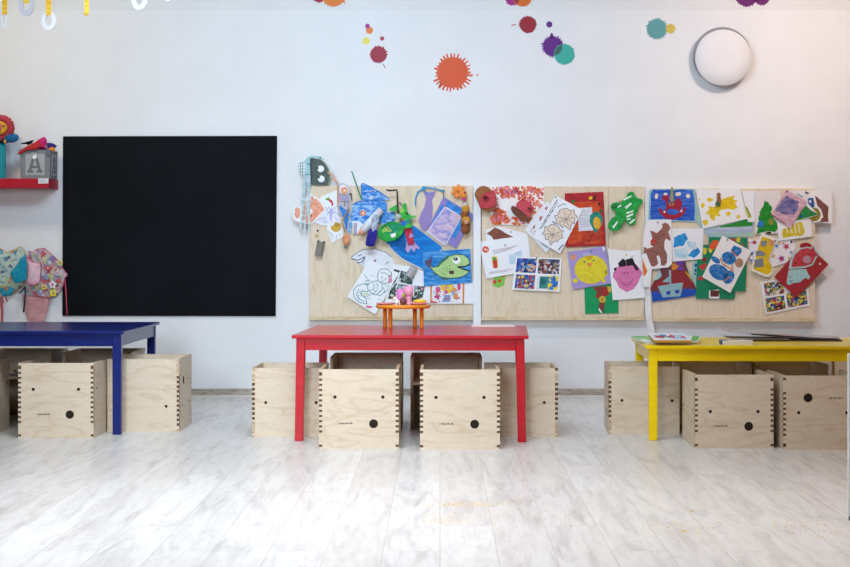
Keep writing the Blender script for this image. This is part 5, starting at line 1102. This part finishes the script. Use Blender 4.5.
bm = bmesh.new(); tube(bm, [W(x, y, 10.062) - c for x, y in ((31.5, 153.8), (33.5, 152.8), (34.6, 154.4), (36.5, 152.6))], .0022, 6); obj('string', bm, flat('#f0efec', .6), gb)
# cloths poking out of the grey box
m_cl = [flat(h, .8) for h in ('#c51f72', '#b52a2a', '#191418', '#3a2a7c', '#e08a2a', '#6a7280')]
def rag(name, label, pts, m, Yc, d, seed, tilt=0.0):
    q = [W(x, y, Yc) for x, y in pts]; cc = sum(q, Vector()) / len(q); bm = bmesh.new()
    ring = dense(pts, 1.2); K = 5; rows = []
    for s in (-1, 1):
        for k in range(K, -1, -1) if s == -1 else range(1, K + 1):
            tt = k / K; rows.append((tt, s))
    vr = []
    r = random.Random(seed)
    for (tt, s) in [(1, 0)] + [(.8, -1), (.5, -1), (.2, -1)]:
        rw = []
        for (x, y) in ring:
            p = W(x, y, Yc); p = cc + (p - cc) * tt
            bul = d * math.sqrt(max(0, 1 - tt * tt))
            p.y += s * bul * (1 + .5 * noise.noise(Vector((p.x * 40 + seed, p.z * 40, 0))))
            rw.append(bm.verts.new(p))
        vr.append(rw)
    n = len(ring)
    for a, b in zip(vr, vr[1:]):
        for i in range(n): bm.faces.new((a[i], a[(i+1) % n], b[(i+1) % n], b[i])).smooth = True
    bm.faces.new(vr[-1]).smooth = True
    back = [bm.verts.new(v.co + Vector((0, d * .35, 0))) for v in vr[0]]
    for i in range(n): bm.faces.new((vr[0][(i+1) % n], vr[0][i], back[i], back[(i+1) % n]))
    bm.faces.new(back[::-1])
    bmesh.ops.recalc_face_normals(bm, faces=bm.faces)
    return tag(obj(name, bm, m, origin=cc), label, 'cloth', 'cloth pieces in the grey toy box')
z5 = Z(0, 100, 11.34)
rag('cloth_hat', 'magenta pointed cloth sticking up from the grey toy box', z5([(340, 560), (350, 510), (440, 445), (500, 415), (525, 450), (532, 520), (550, 565)]), m_cl[0], 10.15, .03, 1)
rag('red_cloth', 'red cloth hanging over the left rim of the grey toy box', z5([(195, 612), (225, 575), (300, 525), (380, 485), (450, 465), (470, 530), (400, 565), (300, 572), (240, 610), (200, 620)]), m_cl[1], 10.05, .014, 2)
rag('black_cloth', 'black cloth tip behind the magenta one on the toy box', z5([(235, 492), (280, 480), (350, 460), (380, 452), (360, 490), (320, 510), (290, 500), (240, 502)]), m_cl[2], 10.21, .02, 3)
rag('violet_cloth', 'dark violet cloth at the right of the grey toy box', z5([(525, 490), (560, 483), (610, 495), (645, 520), (620, 545), (560, 560), (530, 530)]), m_cl[3], 10.19, .02, 4)
rag('orange_cloth', 'orange cloth bit at the right rim of the grey toy box', z5([(550, 545), (590, 532), (625, 548), (615, 590), (560, 590)]), m_cl[4], 10.14, .012, 5)
rag('grey_strap', 'grey strap hanging over the right front corner of the toy box', z5([(515, 515), (535, 505), (545, 560), (560, 620), (550, 650), (520, 620), (528, 570)]), m_cl[5], 10.062, .006, 6)
# teal box with lion
xb2 = (7.8 - CX) * 10.08 / F
tb = toy_box('toy_box', 'teal felt toy box carrying a plush lion at the left photo edge', xb2 - .21, xb2, 10.08, 10.275, zsx, 1 + (CY - 143) * 10.08 / F, ('#1d93a0', '#16808e'), '#4aaab2', None, None)
lp = W(-.8, 128.2, 10.14)
tb.rotation_euler = (0, 0, math.radians(15)); tb.location.x -= .055; tb.location.y += .012
ln_ = thing('plush_lion', 'plush lion with red mane and yellow face, half cut by the left edge', 'plush toy', W(-1, 143, 10.14))
lc_ = ln_.location
bm = bmesh.new()
for k in range(16):
    a = 2 * PI * k / 16; blob(bm, lp - lc_ + Vector((.070 * math.cos(a), .012, .064 * math.sin(a))), (.032, .03, .030), 0, 10, 8, None, .2, 3)
blob(bm, lp - lc_ + Vector((0, .02, 0)), (.08, .03, .075), 0, 16, 10)
obj('mane', bm, crayon('#b9404d', '#9c2c3c', 70, 0, 1), ln_)
bm = bmesh.new(); blob(bm, lp - lc_ + Vector((.0, -.025, .0)), (.062, .022, .048), 0, 18, 12); obj('face', bm, flat('#dfa72a', .8), ln_)
bm = bmesh.new(); blob(bm, lp - lc_ + Vector((.012, -.046, .004)), (.02, .010, .032), 0, 14, 10); obj('muzzle', bm, flat('#d05f5c', .8), ln_)
bm = bmesh.new(); tube(bm, [lp - lc_ + Vector(p) for p in ((-.03, -.046, -.018), (0, -.050, -.022), (.024, -.046, -.018))], .0035, 8); obj('mouth', bm, flat('#4a1d1d', .8), ln_)
for sx in (-.036, .044):
    bm = bmesh.new(); blob(bm, lp - lc_ + Vector((sx, -.045, .012)), (.008, .005, .009), 0, 10, 8); obj('eye', bm, flat('#58606e', .4), ln_)
bm = bmesh.new(); pa = W(11.5, 138.2, 10.12) - lc_
blob(bm, pa, (.052, .02, .030), 0, 18, 12, Matrix.Rotation(-.15, 3, 'Y')); obj('arm', bm, crayon('#1a6596', '#14547e', 80, 0, 1), ln_)
bm = bmesh.new(); blob(bm, W(2.5, 141.3, 10.10) - lc_, (.022, .015, .012), 0, 12, 8); obj('collar', bm, flat('#1b1a20', .8), ln_)
bm = bmesh.new(); blob(bm, W(4.9, 141.5, 10.095) - lc_, (.010, .010, .012), 0, 10, 8); obj('tail_tip', bm, flat('#e29a4c', .8), ln_)
bm = bmesh.new(); blob(bm, W(-2.5, 141.5, 10.15) - lc_, (.08, .03, .02), 0, 14, 8); obj('body', bm, flat('#2a6aa0', .8), ln_)

# ------------------------------------------------------------------ bibs and aprons hanging on hooks under the shelf
def cloth(pts, Yc, bulge, seed, fold=.006, freq=60):
    ring = dense(pts, 1.3); n = len(ring)
    q = [W(x, y, Yc) for x, y in ring]; cc = sum(q, Vector()) / n; bm = bmesh.new(); rows = []
    for tt in (1, .93, .8, .6, .4, .2):
        rw = []
        for p0 in q:
            p = cc + (p0 - cc) * tt
            b_ = bulge * (1 - tt ** 2.2)
            p = p + Vector((0, -b_ - fold * math.sin(p.x * freq + 3 * noise.noise(Vector((p.x * 9, p.z * 5, seed)))) * (1 - tt ** 4) - .5 * bulge * noise.noise(Vector((p.x * 14, p.z * 9, seed))) * (1 - tt ** 3), 0))
            rw.append(bm.verts.new(p))
        rows.append(rw)
    for a, b in zip(rows, rows[1:]):
        for i in range(n): bm.faces.new((a[i], a[(i+1) % n], b[(i+1) % n], b[i])).smooth = True
    bm.faces.new(rows[-1]).smooth = True
    back = [bm.verts.new(v.co + Vector((0, .004, 0))) for v in rows[0]]
    for i in range(n): bm.faces.new((rows[0][(i+1) % n], rows[0][i], back[i], back[(i+1) % n]))
    bm.faces.new(back[::-1])
    bmesh.ops.recalc_face_normals(bm, faces=bm.faces)
    return bm, cc, q
z8 = Z(0, 235, 5.9625)
flo = patches(['#c2606c', '#a295b8', '#c4b4a8', '#8aa0b8', '#cfc27c', '#b85a66', '#cfcdd2', '#a3ac88', '#c68a98', '#c9bcb4', '#b9a8b4'], 48, 3, .8)
mint = patches(['#b4cac0', '#bfd2c8', '#b4c8c0', '#5a98b0', '#b9cec4', '#bfd094', '#b4cac0', '#d48a5c', '#b6c8c0', '#5f6c84', '#bad0c4', '#b4c4bc', '#86aab0'], 44, 5, .8)
bib_spec = []
def bib(name, label, pts, Yc, bulge, mat, seed, piping=None, cat='bib'):
    bm, cc, q = cloth(pts, Yc, bulge, seed)
    o = tag(obj(name, bm, mat, origin=cc), label, cat, 'bibs hanging under the shelf')
    if piping:
        b = bmesh.new(); tube(b, q + [q[0]], .0030, 6, 0, None, False); obj('piping', b, flat(piping, .8), o, origin=cc)
    return o
def part_tube(parent, name, pts, r, h):
    b = bmesh.new(); tube(b, [W(x, y, Yc) for x, y, Yc in pts], r, 6); obj(name, b, flat(h, .8), parent, origin=parent.location.copy())
def flower(parent, px, py, r, h, h2, Yc):
    b = bmesh.new(); c_ = W(px, py, Yc)
    for k in range(5):
        a = 2 * PI * k / 5 + .3; blob(b, c_ + Vector((r * .62 * math.cos(a), 0, r * .62 * math.sin(a))), (r * .42, .0025, r * .42), 0, 8, 6)
    blob(b, c_ + Vector((0, -.002, 0)), (r * .35, .003, r * .35), 1, 8, 6)
    obj('flower_print', b, [flat(h, .8), flat(h2, .8)], parent, origin=parent.location.copy())
o = bib('toddler_apron', 'plain pink apron hanging lowest beneath the flowered bib', z8([(130, 350), (200, 362), (290, 370), (296, 402), (285, 450), (265, 522), (170, 522), (145, 440)]), 10.275, .012, crayon('#cf9a9c', '#bd868a', 30, 80, .3), 1)
o = bib('bib', 'mint bib with coloured stars at the left edge of the photo', z8([(-40, 90), (0, 80), (40, 105), (90, 85), (125, 68), (150, 100), (165, 160), (150, 250), (130, 312), (90, 335), (40, 325), (-40, 300)]), 10.265, .026, mint, 2, '#c7a24e')
o = bib('turquoise_bib', 'turquoise cloth bunched between the mint and the pink bib', z8([(60, 225), (95, 185), (130, 140), (150, 108), (160, 170), (158, 262), (125, 280), (90, 287), (70, 262)]), 10.172, .03, crayon('#1ba0bd', '#1488a4', 25, 60, .4), 3)
part_tube(o, 'tail_end', [(1, 289, 10.20), (4, 294, 10.19), (9, 293, 10.19), (12, 288, 10.20)], .02, '#2791aa')
o = bib('flowered_bib', 'flowered pink-edged bib overlapping the chalkboard corner', z8([(172, 95), (195, 105), (220, 85), (265, 80), (300, 110), (340, 145), (375, 200), (402, 236), (385, 262), (372, 310), (350, 345), (320, 365), (290, 372), (240, 365), (200, 358), (180, 300), (172, 200)]), 10.262, .026, flo, 4, '#d4607c')
for px, py, r, hh in ((52.5, 284.8, .026, '#e6e2ea'), (53.2, 293.2, .024, '#dfe04e'), (44, 287, .02, '#e3d27c'), (57.5, 273, .02, '#d6d0e2'), (48, 268, .02, '#cf5566'), (60, 263, .02, '#dcd884'), (52.5, 258, .018, '#8a80bc'), (46, 277, .02, '#7fa2c8'), (58, 281, .018, '#c8525e'), (43, 262, .018, '#cfc4b8')):
    flower(o, px, py, r, hh, '#c96a7a' if hh != '#cf5566' else '#f0e6d8', 10.225)
part_tube(o, 'tie_strap', [(64.6, 276, 10.262), (65.4, 284, 10.255), (66.2, 296, 10.258), (66.6, 306, 10.27), (67.2, 315, 10.285)], .0045, '#c94d6b')
o = bib('pink_bib', 'pale pink folded bib panel in front of the flowered one', z8([(158, 130), (185, 160), (240, 168), (244, 200), (235, 285), (200, 298), (160, 288)]), 10.212, .014, crayon('#dba6b8', '#e8c6d2', 20, 60, .4), 5, '#d4708c')
part_tube(o, 'navy_strap', [(24.9, 286, 10.21), (25.4, 294, 10.205), (24.4, 303, 10.21), (23.6, 312, 10.22)], .0055, '#1d2140')
part_tube(o, 'navy_loop', [(24.9, 287, 10.21), (22, 291, 10.215), (19, 293.5, 10.22)], .0045, '#1d2140')
o = bib('red_bib', 'red-edged bib straps hanging at the very left edge', z8([(-60, 340), (-10, 350), (15, 372), (20, 405), (0, 420), (-60, 415)]), 10.25, .012, crayon('#c9888c', '#b87075', 30, 60, .4), 6, '#b84258')
part_tube(o, 'tie_strap', [(1.6, 303, 10.25), (2.1, 312, 10.25), (1.7, 323, 10.25)], .008, '#cf5a6c')
part_tube(o, 'tie_strap', [(3.0, 290, 10.235), (5.5, 297, 10.232), (7.5, 302, 10.235)], .0045, '#c2475e')

# ------------------------------------------------------------------ letters on yellow ribbons hanging from the ceiling
YH = 7.3
m_rib = crayon('#ffd84a', '#f2b42a', 60, 0, .3); m_let = flat('#f4f6fa', .35, .5)
def ribbon(parent, px, py, w, twist, Yh):
    bm = bmesh.new(); p = W(px, py, Yh); n = 26; vs = []
    for i in range(n + 1):
        z = p.z + (ZC - .0005 - p.z) * i / n; a = twist * i * .35
        dx, dy = w / 2 * math.cos(a), w / 2 * math.sin(a)
        vs.append([bm.verts.new((p.x + s * dx, Yh + s * dy + o_, z)) for s, o_ in ((-1, 0), (1, 0), (1, .0016), (-1, .0016))])
    for a, b in zip(vs, vs[1:]):
        for k in range(4): bm.faces.new((a[k], a[(k+1) % 4], b[(k+1) % 4], b[k]))
    bm.faces.new(vs[0][::-1]); bm.faces.new(vs[-1]); bmesh.ops.recalc_face_normals(bm, faces=bm.faces)
    return obj('ribbon', bm, m_rib, parent, origin=parent.location.copy())
def ring_letter(label, cx, cy, rx, ry, hx, hy, ribx, riby, turn=0, Yh=YH):
    c = W(cx, cy, Yh); t = thing('hanging_letter', label, 'hanging letter', c, 'white letters hanging on yellow ribbons'); s = Yh / F
    bm = bmesh.new(); n = 28
    o = [[(a * math.cos(2*PI*k/n) * s, y, b * math.sin(2*PI*k/n) * s) for k in range(n)] for (a, b, y) in ((rx, ry, -.006), (hx, hy, -.006), (hx, hy, .006), (rx, ry, .006))]
    v = [[bm.verts.new(p) for p in r_] for r_ in o]
    for i in range(4):
        for k in range(n): bm.faces.new((v[i][k], v[i][(k+1) % n], v[(i+1) % 4][(k+1) % n], v[(i+1) % 4][k]))
    bmesh.ops.recalc_face_normals(bm, faces=bm.faces); obj('letter_ring', bm, m_let if cx > 45 and cx < 60 else flat('#d3d2dc', .5), t)  # all rings but one are greyer, their dimmer light put into the colour
    ribbon(t, ribx, riby, 5.2 * s, .25, Yh - .0085)
    return t
c = W(4.4, 20.5, YH); t = thing('hanging_letter', 'narrow white frame-shaped letter on a yellow ribbon, leftmost', 'hanging letter', c, 'white letters hanging on yellow ribbons'); s = YH / F
bm = bmesh.new()
out = [(-3.1, 8), (3.1, 7), (3.3, -8.2), (-2.9, -6.4)]; inn = [(-1.1, 5), (1.1, 4.6), (1.2, -4.6), (-1.0, -4)]
v = [[bm.verts.new((x * s, y, z * s)) for x, z in pl_] for pl_, y in ((out, -.006), (inn, -.006), (inn, .006), (out, .006))]
for i in range(4):
    for k in range(4): bm.faces.new((v[i][k], v[i][(k+1) % 4], v[(i+1) % 4][(k+1) % 4], v[(i+1) % 4][k]))
bmesh.ops.recalc_face_normals(bm, faces=bm.faces); obj('letter_frame', bm, m_let, t); ribbon(t, 4.6, 14.5, 5 * s, .2, YH - .0085)
ring_letter('white ring letter high on a yellow ribbon, second from the left', 26.6, 5.2, 7.6, 10.6, 3.4, 5.6, 26.4, 3.4)
ring_letter('white ring letter hanging lowest of all on its yellow ribbon', 48.9, 20.6, 7.2, 9.6, 3.5, 5.4, 48.6, 15.2)
c = W(86.5, 13.6, YH); t = thing('ribbon_end', 'loose yellow ribbon end hanging without a letter', 'ribbon', c)
bm = bmesh.new(); blob(bm, (0, -.0085, -.001), (.011, .006, .012), 0, 10, 8); obj('knot', bm, m_rib, t); ribbon(t, 86.6, 13.2, 4.4 * s, .5, YH - .0085)
ring_letter('white ring letter cut by the top of the photo, fourth from the left', 139.4, -.6, 8.0, 10.8, 3.6, 6.0, 139.4, -5)
ring_letter('white ring letter of which only the bottom edge shows at the top', 168, -8.8, 7.6, 10.2, 3.5, 5.6, 168, -12)

# ------------------------------------------------------------------ white post at the right edge, crumbs
px_ = 1.512
t = thing('white_post', 'slim white upright post at the right photo edge, in the foreground', 'post', (px_ + .02, 5.56, 0))
bm = bmesh.new(); box(bm, (-.02, -.01, .018), (.02, .008, .62), 0, .002); obj('upright', bm, flat('#eef1f2', .5), t)
bm = bmesh.new(); box(bm, (-.015, -.016, 0), (.028, .012, .0178), 0, .003); obj('foot', bm, flat('#3c3c40', .6), t)
bm = bmesh.new(); r = random.Random(21)
def crumb(px, py, a):
    Y = 1500.0 / (py - CY); p = W(px, py, Y); n = 5; ph = r.uniform(0, 6)
    ring = [Vector((p.x + a * r.uniform(.5, 1.3) * math.cos(ph + 2*PI*k/n), Y + a * r.uniform(.5, 1.3) * math.sin(ph + 2*PI*k/n) * 1.3, 0.0004)) for k in range(n)]
    prism(bm, ring, (0, 0, .0008 + a * .1), r.choice((0, 0, 1, 2)))
for k in range(150): crumb(r.gauss(470, 25), r.gauss(504.5, 1.2) + 0, r.uniform(.0012, .0038))
for k in range(90): crumb(r.uniform(420, 470), r.gauss(520, 3), r.uniform(.0012, .0036))
for k in range(160): crumb(r.uniform(470, 700), 506 + r.gauss(0, 2.5) + (r.random() ** 2) * 30, r.uniform(.001, .0034))
for k in range(130): crumb(r.uniform(640, 720), r.gauss(529, 5), r.uniform(.001, .0036))
for k in range(110): crumb(r.uniform(760, 846), r.gauss(528, 6), r.uniform(.001, .0036))
for k in range(90): crumb(r.uniform(420, 846), r.uniform(450, 560), r.uniform(.001, .003))
for k in range(14): crumb(r.uniform(180, 420), r.uniform(470, 560), r.uniform(.001, .003))
for px, py in ((778, 494), (692, 511), (683, 531)): crumb(px, py, .008)
o = obj('crumbs', bm, [flat('#ffe08a', .7), flat('#fff0c4', .7), flat('#f7c26a', .7)])
o['kind'] = 'stuff'; tag(o, 'yellow orange crumbs scattered over the pale floor', 'crumbs')

# ------------------------------------------------------------------ light and camera
def area(name, loc, target, sx, sy, power, col):
    l = bpy.data.lights.new(name, 'AREA'); l.shape = 'RECTANGLE'; l.size = sx; l.size_y = sy; l.energy = power; l.color = col
    o = bpy.data.objects.new(name, l); COL.objects.link(o); o.location = loc
    o.rotation_euler = (Vector(target) - Vector(loc)).to_track_quat('-Z', 'Y').to_euler()
    return o
w = bpy.data.worlds.new('daylight'); SC.world = w; w.use_nodes = True
bg = w.node_tree.nodes['Background']; bg.inputs['Color'].default_value = (1.0, .82, .64, 1); bg.inputs['Strength'].default_value = .115
a_ = area('front_fill_beam', (-1.5, -.3, 2.0), (-.8, 8.5, .45), 1.6, 1.6, 18, (.78, .89, 1.0)); a_.data.spread = math.radians(38)  # added cool fill from behind the camera, narrow beam on the centre; no door modelled
a_ = area('roof_window', (-.5, 6.6, 3.3), (-.5, 10.3, 2.1), 1.8, 1.2, 97, (.64, .83, 1.0)); a_.data.spread = math.radians(130)
a_ = area('floor_fill_overhead', (-.8, 5.4, 3.3), (-.8, 5.6, 0), 2.8, 1.6, 71, (.87, .935, 1.0)); a_.data.spread = math.radians(106)  # added overhead fill that brightens the near floor
a_ = area('wall_fill_right', (2.5, 8.5, 3.28), (2.6, 10.3, 1.8), .5, .5, 26, (1.0, .80, .70)); a_.data.spread = math.radians(124)  # added warm fill for the right side of the back wall
a_ = area('wall_fill_left', (-3.0, 8.4, 3.28), (-3.0, 10.3, 1.6), .5, .5, 15, (1.0, .88, .68)); a_.data.spread = math.radians(130)  # added warm fill for the left side of the back wall
a_ = area('warm_fill_front_right', (2.6, 5.0, 3.28), (2.4, 5.4, 0), .5, .5, 13, (1.0, .72, .48)); a_.data.spread = math.radians(110)  # added amber fill to warm the chairs and floor at the right
cam = bpy.data.cameras.new('camera'); co = bpy.data.objects.new('camera', cam); COL.objects.link(co)
co.location = (0, 0, CAMZ); co.rotation_euler = (PI / 2, 0, 0)
cam.sensor_width = 36.0; cam.sensor_fit = 'HORIZONTAL'; cam.lens = F / 850.0 * 36.0
cam.shift_x = -(CX - 425.0) / 850.0; cam.shift_y = (CY - 283.5) / 850.0
SC.camera = co
vs = SC.view_settings
vs.view_transform = 'Standard'; vs.look = 'None'; vs.gamma = 1.0; vs.exposure = -0.08; vs.use_curve_mapping = False
